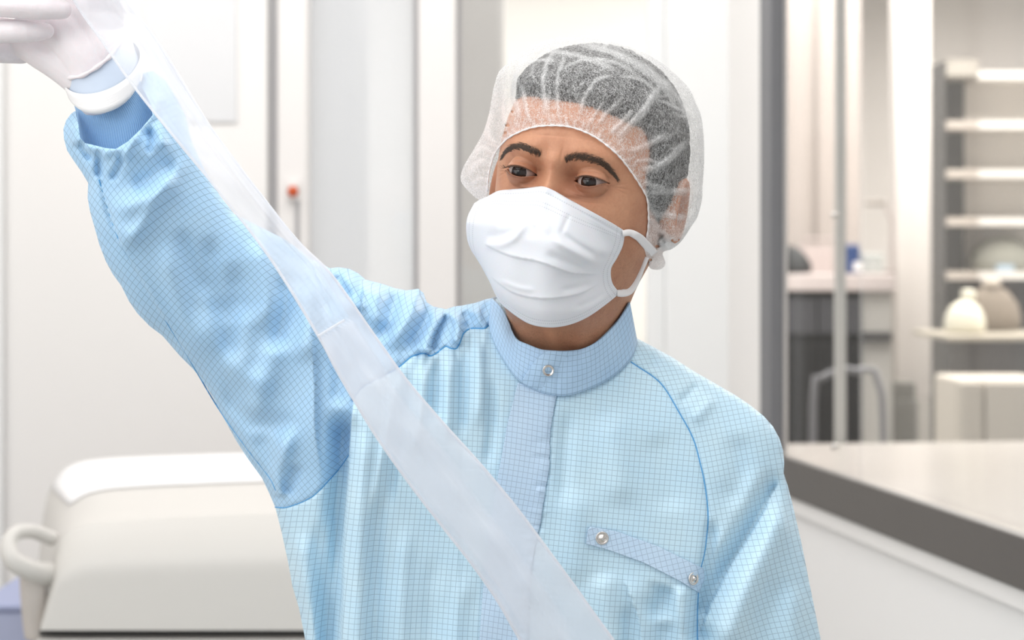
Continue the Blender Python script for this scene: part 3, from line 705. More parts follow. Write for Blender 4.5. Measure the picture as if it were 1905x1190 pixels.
for zb, am in ((-.0145, .0005), (-.0185, .0006), (-.0105, .0004)): Yv += am * g(Z - zb + .004 * (ax - .030) / .02 * 0 - 8 * (ax - .031) ** 2, .0008) * g(ax - .030, .010) * fr_
Q = np.stack([X, Yv, Z], -1); HV = head_w(Q.reshape(-1, 3)); HF = grid_faces(len(zr), NA, True)
HF += [tuple(range(NA))]
base_n = len(zr) * NA
# ears
def ear(sgn):
    a = np.linspace(0, 2 * np.pi, 40, endpoint=False); V = []
    for r, o in ((.55, -.006), (.8, .004), (1.0, .013), (1.06, .0165), (.98, .0185), (.84, .0165), (.70, .011), (.45, .007), (.12, .006)):
        rr_ = r * (1 + .06 * np.sin(a * 2 + .5)); yy = .012 + .0165 * rr_ * np.cos(a) + o * .55; zz_ = -.010 + .029 * rr_ * np.sin(a) * (1 + .1 * np.sin(a))
        V.append(np.stack([sgn * (.0735 + o * .9 + 0 * a), yy, zz_], 1))
    return np.concatenate(V)
allV = [HV]; allF = list(HF); nb_ = len(HV)
for sg in (-1, 1):
    E_ = head_w(ear(sg)); allV.append(E_); allF += [tuple(i + nb_ for i in f) for f in grid_faces(9, 40, True, flip=sg > 0)] + [tuple(nb_ + 8 * 40 + i for i in range(40))]; nb_ += len(E_)
zloc = Q.reshape(-1, 3)[:, 2]; xloc = Q.reshape(-1, 3)[:, 0]; yloc = Q.reshape(-1, 3)[:, 1]
stub = sm(-zloc, .032 + 0 * zloc, .06) * (1 - .6 * sm(-zloc, .13, .19)) * sm(np.abs(xloc), .0, .01) * .8
stub = np.maximum(stub, .55 * g(np.abs(xloc) - .072, .008) * sm(-zloc, -.01, .02) * sm(-yloc, -.02, .0))
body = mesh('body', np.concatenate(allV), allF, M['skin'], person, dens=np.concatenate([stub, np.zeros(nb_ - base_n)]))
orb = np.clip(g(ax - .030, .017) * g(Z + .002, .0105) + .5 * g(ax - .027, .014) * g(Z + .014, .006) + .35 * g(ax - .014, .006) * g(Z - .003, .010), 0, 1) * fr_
att_ = body.data.attributes.new('socket_shade', 'FLOAT', 'POINT'); att_.data.foreach_set('value', np.concatenate([orb.ravel(), np.zeros(nb_ - base_n)]).astype(np.float32))
bvh = BVHTree.FromPolygons(np.concatenate(allV).tolist(), allF)
CO = Vector((0, 0, CZ))
def hit_depth(px, py, tree=None, miss=9.0):
    tree = tree or bvh; out = np.full(len(px), miss)
    for i, (a, b) in enumerate(zip(px, py)):
        d = Vector(((a - 952.5) / F, 1, -(b - HY) / F)); r = tree.ray_cast(CO, d.normalized())
        if r[0] is not None: out[i] = r[0].y
    return out
# ---- eyes
def uv_sphere(r, n=48, m=32):
    V = []; th = np.linspace(0, np.pi, m)
    for t in th: a = np.linspace(0, 2 * np.pi, n, endpoint=False); V.append(np.stack([r * np.sin(t) * np.cos(a), -r * np.cos(t) + 0 * a, r * np.sin(t) * np.sin(a)], 1))
    return np.concatenate(V), grid_faces(m, n, True)
from mathutils import Matrix
for sg in (-1, 1):
    V, Fc = uv_sphere(ER)
    r = np.linalg.norm(V[:, [0, 2]], axis=1); V[:, 1] -= np.where(V[:, 1] < 0, .0009 * g(r, .0052), 0)
    o = mesh('eye', V, Fc, M['eye'], None); o.parent = person
    gz = rotm(0.02, .16, 0); R_ = HR @ gz
    c = np.array([sg * EC[0], EC[1] + .0006, 0]) @ HR.T + HT - np.array(person.location)
    o.matrix_local = Matrix.Translation(Vector(c)) @ Matrix([list(x) for x in R_]).to_4x4()
# ---- eyebrows and lashes
def strands(name, path, wpx, n, length, seed, lean, mat):
    r = np.random.default_rng(seed); mb = MB(); C_ = resample(spline(path, 60), 100)
    Tn = np.gradient(C_, axis=0); Tn /= np.linalg.norm(Tn, axis=1)[:, None]; Nn = np.stack([Tn[:, 1], -Tn[:, 0]], 1)
    Nn *= np.sign(-Nn[:, 1:2] + 1e-9)
    for i in range(n):
        k = r.uniform(0, .99); j = int(k * 99); wl = np.interp(k, [0, .15, .5, .8, 1], [.75, 1, 1, .6, .2]) * wpx
        o = r.normal(0, .36) * wl
        if abs(o) > wl * .75: continue
        p = C_[j] + Nn[j] * o; up = lean(k) + r.normal(0, .26) - .45 * o / wl
        d = Tn[j] * math.cos(up) + Nn[j] * math.sin(up); L = length * r.uniform(.6, 1.15) * np.interp(k, [0, .2, .8, 1], [.8, 1, 1, .8])
        q = np.stack([p, p + d * L * .5, p + d * L + Tn[j] * L * .15]); dd = hit_depth(q[:, 0], q[:, 1])
        if (dd > 3).any(): continue
        W_ = PA(q[:, 0], q[:, 1], dd - np.array([.0002, .0011, .0009])); mb.tube(W_, [.00015, .00013, .00004], 4, cap=False)
    return mb.build(name, mat, person)
strands('eyebrow', [(1052, 299), (1066, 293), (1085, 293), (1104, 297), (1122, 305), (1138, 320), (1149, 334)], 12, 620, 9.5, 3, lambda k: np.interp(k, [0, .08, .3, 1], [1.2, .7, .3, .05]), M['brow'])
strands('eyebrow', [(1005, 289), (994, 283), (980, 276), (966, 272.5), (953, 275), (941, 283), (933, 294)], 11, 540, 9, 4, lambda k: np.interp(k, [0, .08, .3, 1], [1.1, .6, .25, .0]), M['brow'])
for sg in (-1, 1):                                        # lashes
    mb = MB()
    for t in np.linspace(.12, .99, 46):
        e = .0172 + t * (.0465 - .0172); zc = -.0015 + .0030 * t; zu = zc + .0036 * math.sin(math.pi * t ** .80) ** .85 if t < .999 else zc
        yy = EC[1] - math.sqrt(max(0, (ER + .0012) ** 2 - (e - .032) ** 2 - zu ** 2)) if (ER + .0012) ** 2 > (e - .032) ** 2 + zu ** 2 else EC[1] - .003
        a = np.array([sg * e, yy - .0004, zu + .0002]); L = .0068 * (.5 + .7 * t) * random.uniform(.8, 1.1)
        sp_ = (t - .45) * .9 + random.uniform(-.1, .1)
        b = a + np.array([sg * sp_ * L * .5, -L * .8, -L * .28]); c = a + np.array([sg * sp_ * L, -L * 1.3, -L * .05])
        mb.tube(np.stack([a, b, c]) @ HR.T + HT, [.0002, .00015, .00005], 4, cap=False)
    for t in np.linspace(.2, .95, 26):
        e = .0172 + t * (.0465 - .0172); zc = -.0015 + .0030 * t; zd = zc - .0052 * math.sin(math.pi * t ** 1.1) ** .9
        q = (ER + .001) ** 2 - (e - .032) ** 2 - zd ** 2; yy = EC[1] - math.sqrt(max(q, 0))
        a = np.array([sg * e, yy - .0005, zd - .0003]); L = .0035
        mb.tube(np.stack([a, a + np.array([sg * (t - .5) * L * .5, -L * .7, -L * .35]), a + np.array([sg * (t - .5) * L, -L, -L * .6])]) @ HR.T + HT, [.00014, .0001, .00004], 4, cap=False)
    mb.build('eyelashes', M['brow'], person)
# ---- hair: short shell on the skull
hx, hy = to_px(HV); Qf = Q.reshape(-1, 3)
hl = spline([(925, 245), (940, 205), (955, 188), (985, 182), (1030, 188), (1070, 193), (1105, 203), (1140, 217), (1170, 232), (1196, 245), (1207, 285), (1200, 330), (1204, 380), (1225, 420)], 90)
hairline = np.vstack([hl, [(1225, 600), (1400, 600), (1400, -50), (850, -50), (850, 245)]])
front_v = (Qf[:, 1] < .02)
nrm = np.zeros_like(HV)
vv = HV.reshape(len(zr), NA, 3); du = np.roll(vv, -1, 1) - np.roll(vv, 1, 1); dv = np.gradient(vv, axis=0); nn = np.cross(du, dv); nn /= np.linalg.norm(nn, axis=2)[..., None] + 1e-12
cen = vv.mean(1)[:, None]; sgn_ = np.sign(np.sum(nn * (vv - cen), 2).mean()); nn = (nn * sgn_).reshape(-1, 3)
ishair = (inside(hx, hy, hairline) & (Qf[:, 2] > -.03)) | ((Qf[:, 1] > .015) & (Qf[:, 2] > -.04))
ishair &= ~((hx < 950) & (Qf[:, 1] < .0) & (hy > 190))
ishair &= ~((Qf[:, 1] < .0) & (Qf[:, 2] < .0) & (np.abs(Qf[:, 0]) < .07))
hthick = .007 * sm(Qf[:, 2], -.07, .05) + .0015
hthick = hthick + .0012 * np.sin(Qf[:, 0] * 900 + 3 * np.sin(Qf[:, 1] * 300)) * np.sin(Qf[:, 1] * 800 + Qf[:, 2] * 500)
hthick = hthick * (.12 + .88 * sm(np.where(front_v, poly_dist(hx, hy, hl)[0], 99.), 2, 26))
HH = HV + nn * hthick[:, None]
keep = [f for f in HF[:-1] if ishair[list(f)].all()]
keep.append(tuple(range(NA)))
used = np.unique(np.concatenate([np.array(f) for f in keep])); rm_ = -np.ones(len(HV), int); rm_[used] = np.arange(len(used))
hf = [tuple(rm_[list(f)]) for f in keep]
mesh('hair', HH[used], hf, M['hair'], person)
bvh2 = BVHTree.FromPolygons(np.concatenate(allV + [HH[used]]).tolist(), allF + [tuple(int(i) + nb_ for i in f) for f in hf])

# raster helper: relaxed sheet lying in front of what it covers
def drape(box, step, guess, tree, gap, iters=30):
    x0, y0, x1, y1 = box; gx = np.arange(x0, x1 + step, step); gy = np.arange(y0, y1 + step, step); A, B = np.meshgrid(gx, gy)
    H = hit_depth(A.ravel(), B.ravel(), tree).reshape(A.shape) - gap; D_ = np.minimum(guess(A, B), H)
    for _ in range(iters):
        N_ = D_.copy(); N_[1:-1, 1:-1] = (D_[1:-1, 1:-1] * 2 + D_[:-2, 1:-1] + D_[2:, 1:-1] + D_[1:-1, :-2] + D_[1:-1, 2:]) / 6; D_ = np.minimum(N_, H)
    def f(x, y, G=D_):
        fx = np.clip((x - x0) / step, 0, len(gx) - 1.001); fy = np.clip((y - y0) / step, 0, len(gy) - 1.001); i = fx.astype(int); j = fy.astype(int); u = fx - i; v = fy - j
        return (G[j, i] * (1 - u) + G[j, i + 1] * u) * (1 - v) + (G[j + 1, i] * (1 - u) + G[j + 1, i + 1] * u) * v
    return f, (lambda x, y: f(x, y, H))

# ---- bouffant cap
elastic = spline([(907, 356), (909, 325), (915, 300), (921, 285), (931, 271), (944, 258), (961, 248), (991, 237), (1027, 233.5), (1064, 237), (1100, 251), (1127, 269), (1152, 291), (1174, 319), (1191, 345), (1203, 367), (1206, 392), (1206, 418), (1203, 440), (1198, 462)], 110)
capo = spline([(1198, 462), (1204, 482), (1210, 499), (1228, 501), (1238, 490), (1233, 470), (1250, 463), (1268, 448), (1288, 418), (1298, 402), (1306, 370), (1307, 348), (1310, 300), (1309, 252), (1304, 215), (1294, 190), (1284, 168), (1270, 151), (1233, 119), (1188, 94), (1142, 79), (1097, 71), (1052, 69), (1009, 78), (976, 99), (945, 118), (928, 134), (918, 165), (913, 195), (906, 225), (897, 250), (880, 280), (862, 311), (857, 333), (864, 347), (876, 360), (890, 371), (901, 374), (907, 356)], 300)
cappoly = np.vstack([elastic, capo[1:-1]])
full = np.vstack([capo[:-1], [(907, 380), (960, 480), (1060, 540), (1150, 540)]])
capT = inflate(full, 5, (840, 50, 1330, 560), 400)
sc8 = .000486
capg, hh = drape((846, 58, 1322, 510), 5, lambda x, y: 1.835 - sc8 * 1.02 * capT(x, y), bvh2, .003, 25)
_, hh0 = drape((846, 58, 1322, 510), 5, lambda x, y: 1.0 + 0 * x, bvh, .0016, 0)
cap_st = [  # fabric folds radiating from the elastic
 ('r', 3.2, 5, [(968, 232), (963, 205), (955, 170), (962, 130), (985, 100)]), ('r', 2.5, 4, [(985, 230), (980, 205), (975, 180), (968, 150)]),
 ('r', 2.8, 4, [(1012, 225), (1014, 190), (1010, 150), (1020, 110), (1040, 85)]), ('r', 2.6, 4, [(1040, 225), (1037, 185), (1038, 140), (1050, 110)]), ('r', 2, 3, [(1025, 228), (1020, 200), (1024, 160)]),
 ('r', 2.6, 4, [(1080, 222), (1085, 190), (1100, 160), (1120, 145), (1150, 140)]), ('r', 2.5, 4, [(1107, 240), (1125, 215), (1150, 190), (1162, 172)]), ('r', 2.2, 3, [(1095, 238), (1112, 205), (1130, 185)]),
 ('r', 4.5, 7, [(1143, 262), (1170, 235), (1196, 208), (1215, 180), (1237, 150)]), ('r', 3.2, 5, [(1130, 252), (1160, 225), (1180, 200)]), ('r', 3, 3, [(1215, 184), (1240, 192), (1262, 203), (1285, 215)]),
 ('r', 3.6, 6, [(1163, 284), (1190, 276), (1220, 262), (1246, 244)]), ('r', 4.2, 7, [(1180, 312), (1210, 314), (1240, 300), (1262, 278), (1280, 255)]), ('r', 3, 4, [(1176, 302), (1200, 298), (1225, 303)]),
 ('r', 3.6, 6, [(1204, 360), (1230, 356), (1262, 356), (1290, 352)]), ('r', 3.5, 5, [(1192, 335), (1215, 345), (1240, 350)]), ('r', 4, 6, [(1206, 385), (1225, 400), (1240, 398), (1262, 404), (1285, 400)]),
 ('r', 3.6, 6, [(1208, 400), (1222, 425), (1240, 440), (1255, 455)]), ('r', 3, 5, [(1204, 440), (1215, 465), (1222, 490)]), ('r', 3, 4, [(1212, 430), (1232, 455), (1236, 480)]),
 ('r', 2.5, 4, [(945, 252), (938, 225), (935, 200), (940, 160)]), ('r', 3.5, 6, [(925, 275), (912, 260), (905, 240), (915, 205)]), ('r', 3.5, 6, [(914, 300), (895, 300), (880, 310), (868, 330)]),
 ('r', 3, 5, [(908, 335), (890, 335), (872, 345)]), ('r', 3, 6, [(918, 285), (895, 275), (885, 290)]),
 ('r', 3.5, 6, [(1060, 80), (1110, 88), (1170, 110), (1220, 140), (1262, 185), (1285, 240)]), ('r', 3, 5, [(1120, 90), (1180, 120), (1235, 165), (1268, 220)]), ('r', 2.5, 5, [(1000, 95), (1060, 100), (1120, 120), (1160, 140)]),
 ('r', 2.5, 4, [(1040, 130), (1090, 110), (1150, 118), (1200, 150)]), ('r', 2.4, 4, [(960, 120), (1000, 112), (1040, 112)]), ('r', 2.4, 4, [(1150, 140), (1195, 150), (1225, 175)]),
 ('r', -3.5, 14, [(1240, 140), (1262, 220), (1268, 300), (1258, 380)]), ('r', -3, 12, [(1000, 130), (1060, 150), (1120, 170)])]
for i in range(46):                                       # small gathers all along the elastic
    k = int((i + .5 + rng.uniform(-.3, .3)) / 46 * (len(elastic) - 1)); p = elastic[k]
    c0 = np.array([1075, 330.]); d = p - c0; d /= np.linalg.norm(d); t_ = np.array([-d[1], d[0]]); L = rng.uniform(14, 38)
    cap_st.append(('r', rng.uniform(1.0, 2.2), rng.uniform(1.8, 3.), [tuple(p + d * 1), tuple(p + d * L * .5 + t_ * rng.uniform(-2, 2)), tuple(p + d * L + t_ * rng.uniform(-5, 5))], (0, .5)))
for i in range(30):                                       # loose random creases
    a = rng.uniform(-2.9, .3); r_ = rng.uniform(.55, .95); p = np.array([1090 + 205 * r_ * math.cos(a), 260 + 190 * r_ * math.sin(a)]); b = a + rng.uniform(-1.2, 1.2); L = rng.uniform(20, 60)
    q = p + L * np.array([math.cos(b), math.sin(b)]); mid = (p + q) / 2 + rng.uniform(-8, 8, 2)
    cap_st.append(('r', rng.uniform(-1.6, 2), rng.uniform(2.5, 5), [tuple(p), tuple(mid), tuple(q)]))
def cap_depth(x, y, extra=0):
    e = poly_dist(x, y, elastic)[0]; base = capg(x, y); h0 = hh0(x, y); h0 = np.where(h0 > 2.5, base, h0)
    w = sm(e, 0, 75); hh_ = np.minimum(h0, base + .05); b = np.maximum(hh_, base) * (1 - w) + base * w
    edge = poly_dist(x, y, capo)[0]
    f = folds(x, y, cap_st) * sm(edge, 0, 14)
    low = np.where(hh(x, y) > 3, 9, hh(x, y)) + .0004
    return np.minimum(b - f * .9, np.where(e < 12, np.minimum(h0, low + .002), low))
def cap_dens(x, y):
    f = folds(x, y, [(s[0], abs(s[1]), s[2] * .8) + tuple(s[3:]) for s in cap_st if s[1] > 0])
    e = poly_dist(x, y, elastic)[0]; o = poly_dist(x, y, capo)[0]
    return np.clip(f * 170, 0, .42) + .35 * g(e, 4) + .30 * g(o, 10) + .30 * sm(y, 395, 450) * sm(x, 1190, 1205)
cap = patch('hair_cap', cappoly, 3.2, cap_depth, lambda x, y, d: np.stack([x, y], 1) * .0005, M['cap'], person, rings=(.4, 1.2, 2.6), dens=cap_dens)
Vb, Tb = triangulate(full, 8, (1, 3, 7)); db = 1.835 + sc8 * 1.05 * capT(Vb[:, 0], Vb[:, 1])
mesh('back_panel', PA(Vb[:, 0], Vb[:, 1], db), Tb[:, ::-1], M['cap'], cap, dens=np.full(len(Vb), .2))
er = resample(elastic, 160); ed = cap_depth(er[:, 0], er[:, 1]) - .0004
MB().tube(PA(er[:, 0], er[:, 1], ed), .0007 + .00025 * np.sin(np.arange(160) * 1.3), 8).build('elastic_band', M['elastic'], cap, smooth=True)

# ---- face mask
top = resample(spline([(882, 378), (893, 371), (905, 366), (926, 355), (950, 352), (975, 350), (998, 347), (1012, 347), (1030, 354), (1055, 368), (1080, 382), (1120, 404), (1146, 419), (1163, 430)], 80), 150)
bot = resample(spline([(888, 482), (909, 521), (927, 558), (948, 579), (984, 602), (1021, 609), (1057, 604.6), (1093, 590), (1129, 565), (1153, 545)], 80), 150)
lef = resample(spline([(882, 378), (870, 402), (867, 425), (870, 449), (878, 468), (888, 482)], 50), 120)
rig = resample(spline([(1163, 430), (1159, 456), (1148, 480), (1137, 500), (1139, 525), (1153, 545)], 50), 120)
u = np.linspace(0, 1, 150)[None, :, None]; v = np.linspace(0, 1, 120)[:, None, None]
Cn = (1 - v) * top[None] + v * bot[None] + (1 - u) * lef[:, None] + u * rig[:, None] - ((1 - u) * (1 - v) * top[0] + u * (1 - v) * top[-1] + (1 - u) * v * bot[0] + u * v * bot[-1])
U = np.repeat(u[..., 0], 120, 0); Vv = np.repeat(v[..., 0], 150, 1)
s = U * 2 - .92; yr = np.interp(Vv, [0, .12, .35, .5, .7, .9, 1], [-.101, -.112, -.127, -.124, -.119, -.112, -.100])
loc = np.stack([.075 * np.sin(s * 1.25) / math.sin(1.25), yr + (1 - np.cos(s * 1.30)) * .105 + .004 * g(s, .15), np.interp(Vv, [0, .5, 1], [.0, -.055, -.118]) - .02 * np.abs(s) ** 2 * (1 - Vv)], -1)
md = (loc.reshape(-1, 3) @ HR.T + HT)[:, 1]; mx_, my_ = Cn[..., 0].ravel(), Cn[..., 1].ravel()
hd_ = hit_depth(mx_, my_, bvh).reshape(120, 150); md = md.reshape(120, 150)
lim = hd_ - .0022; md = np.minimum(md, lim)
for _ in range(60):
    N_ = md.copy(); N_[1:-1, 1:-1] = (md[1:-1, 1:-1] * 2 + md[:-2, 1:-1] + md[2:, 1:-1] + md[1:-1, :-2] + md[1:-1, 2:]) / 6
    N_[0, 1:-1] = (md[0, :-2] + md[0, 2:] + md[0, 1:-1]) / 3; N_[-1, 1:-1] = (md[-1, :-2] + md[-1, 2:] + md[-1, 1:-1]) / 3; md = np.minimum(N_, lim)
md[0] = np.where(hd_[0] < 3, np.maximum(md[0], hd_[0] - .004), md[0])
mask_st = [('s', 3.2, 15, [(1118, 512), (1085, 511), (1057, 508), (1002, 488), (960, 480), (930, 470), (898, 454)], (.15, .05)),
 ('s', 2.6, 14, [(1118, 527), (1075, 549), (1013, 557), (960, 548), (930, 530), (909, 512)], (.2, .1)),
 ('r', 3.0, 8, [(898, 455), (930, 455), (955, 443), (972, 420), (986, 398)], (.1, .3)), ('r', -2.2, 8, [(900, 440), (935, 436), (965, 425)]),
 ('r', 2.6, 7, [(1022, 438), (1050, 458), (1085, 478), (1120, 496)]), ('r', -2.2, 6, [(1040, 430), (1075, 455), (1115, 478)]), ('r', -2, 8, [(1010, 470), (1050, 485), (1100, 500)]),
 ('r', 2.2, 9, [(1010, 360), (1012, 400), (1020, 440)]), ('r', -1.5, 10, [(985, 380), (990, 420), (985, 450)]), ('r', -1.4, 6, [(1040, 540), (1070, 535), (1105, 525)]),
 ('r', -1.5, 6, [(1130, 540), (1100, 560), (1065, 575)]), ('c', -.6, 2, [(884, 390), (905, 378), (926, 368), (975, 361), (1000, 358), (1015, 359), (1055, 380), (1100, 405), (1156, 436)], (0, 0)),
 ('r', 1.8, 8, [(950, 380), (930, 400), (915, 430)]), ('r', -1.2, 7, [(1145, 470), (1125, 480), (1110, 470)]), ('c', -.5, 2.0, [(890, 474), (912, 512), (930, 548), (950, 570), (985, 593), (1021, 599), (1056, 595), (1091, 581), (1125, 558), (1146, 540)], (0, 0)),
 ('r', 1.2, 5, [(925, 520), (965, 535), (1000, 540)]), ('r', -1.2, 5, [(1060, 395), (1050, 420), (1040, 440)])]
md = md - folds(mx_, my_, mask_st).reshape(120, 150) * sm(np.minimum(U, 1 - U), 0, .04)
MV = PA(Cn[..., 0], Cn[..., 1], md)
mk = mesh('face_mask', MV.reshape(-1, 3), grid_faces(120, 150, flip=True), M['mask'], person, uv=np.stack([U.ravel() * .137, Vv.ravel() * .114], 1))
so = mk.modifiers.new('thickness', 'SOLIDIFY'); so.thickness = .0011; so.offset = -1
def ribbon(name, pts, wd, mat, parent, wob=0):
    """flat strap along 3-D points (px, py, depth), width in pixels"""
    c = spline(np.asarray(pts, float), 40); t = np.gradient(c[:, :2], axis=0); t /= np.linalg.norm(t, axis=1)[:, None]; n = np.stack([-t[:, 1], t[:, 0]], 1)
    wd = np.interp(np.linspace(0, 1, len(c)), np.linspace(0, 1, len(wd)), wd); rows = []; hd0 = hit_depth(c[:, 0], c[:, 1]); c[:, 2] = np.minimum(c[:, 2], hd0 - .0028)
    for k in np.linspace(-.5, .5, 5): rows.append(PA(c[:, 0] + n[:, 0] * wd * k, c[:, 1] + n[:, 1] * wd * k, c[:, 2] - .0012 * math.cos(k * 3)))
    o = mesh(name, np.concatenate(rows), grid_faces(5, len(c)), mat, parent); so = o.modifiers.new('thickness', 'SOLIDIFY'); so.thickness = .0008; return o
M['strap'] = plain('soft_white_strap', 'efedee', .6)
h1 = hit_depth([1170, 1185, 1196, 1204], [440, 446, 458, 470])
ribbon('strap', [(1158, 434, md[4, -2] - .001), (1172, 433, h1[0] - .003), (1188, 441, h1[1] - .003), (1200, 453, 1.79), (1208, 462, 1.80), (1216, 472, 1.83)], [10, 12, 15, 16, 18], M['strap'], mk)
h2 = hit_depth([1160, 1168, 1176], [545, 540, 532])
ribbon('strap', [(1148, 545, md[-3, -2] - .001), (1158, 545, 1.79), (1169, 541, 1.80), (1180, 528, 1.805), (1192, 505, 1.81), (1203, 478, 1.82)], [12, 16, 12, 7, 8], M['strap'], mk)

# ------------------------------------------------------------------ gown
gown = empty('gown', (0, 0, 0), person)
gtop = [(118, 240), (123, 224), (132, 212), (143, 206), (180, 190), (240, 172), (262, 160), (266, 136), (285, 132), (308, 150), (330, 185), (345, 215), (356, 262), (380, 315), (410, 365), (436, 398), (480, 420), (530, 445), (565, 470), (578, 481), (598, 490), (613, 499), (630, 497), (650, 500), (666, 508), (680, 520), (708, 527), (735, 536), (756, 540), (778, 537), (788, 545), (794, 562), (806, 570), (830, 575), (845, 570), (860, 568), (885, 563), (905, 556), (918, 554)]
gneck = [(918, 554), (960, 562), (1000, 572), (1060, 582), (1100, 590), (1150, 606), (1183, 628)]
grt = [(1183, 628), (1215, 645), (1250, 664), (1290, 690), (1330, 713), (1368, 735), (1395, 753), (1420, 773), (1438, 793), (1450, 815), (1457, 838), (1459, 860), (1458, 880), (1466, 905), (1475, 940), (1490, 1005), (1508, 1095), (1527, 1190), (1545, 1300), (1550, 1500), (1510, 1660), (1450, 1700), (1380, 1690), (1345, 1600), (1332, 1500)]
gbot = [(1332, 1500), (1345, 1800), (1350, 2300), (560, 2300), (575, 1700), (580, 1400), (568, 1190), (556, 1130), (544, 1090), (536, 1045), (524, 990), (517, 962), (512, 943)]
glow = [(512, 943), (500, 915), (488, 890), (472, 868), (459, 850), (440, 820), (425, 793), (411, 768), (398, 742), (385, 720), (372, 702), (360, 687), (335, 662), (302, 624), (278, 606), (255, 582), (240, 560), (226, 532), (210, 510), (197, 486), (185, 455), (176, 423), (168, 395), (163, 368), (164, 340), (152, 320), (138, 300), (125, 280), (119, 258)]
seamL = [(918, 554), (912, 590), (911, 603), (900, 611), (876, 611), (862, 620), (858, 630), (850, 647), (838, 648), (829, 644), (816, 654), (801, 662), (789, 657), (775, 660), (763, 665), (738, 686), (710, 700), (672, 722), (657, 745), (653, 790), (649, 846), (637, 864), (620, 884), (588, 918), (570, 930), (551, 938), (530, 944), (512, 943)]
seamR = [(1183, 628), (1181, 650), (1173, 673), (1188, 683), (1210, 697), (1228, 712), (1243, 732), (1262, 765), (1282, 800), (1293, 826), (1301, 856), (1309, 890), (1315, 930), (1317, 965), (1314, 1000), (1310, 1030), (1303, 1060), (1299, 1100), (1297, 1140), (1297, 1190), (1305, 1300), (1320, 1400), (1332, 1500)]
outline = np.array(gtop[:-1] + gneck[:-1] + grt[:-1] + gbot[:-1] + glow)
gT = inflate(outline, 6, (60, 80, 1620, 2360), 150, 700)
def armq(x, y): return np.clip(((640 - x) * .707 + (640 - y) * .707) / 600, 0, 1.1)
def gC(x, y): return 1.845 - .085 * sm(armq(x, y), 0, 1) + .0 * x
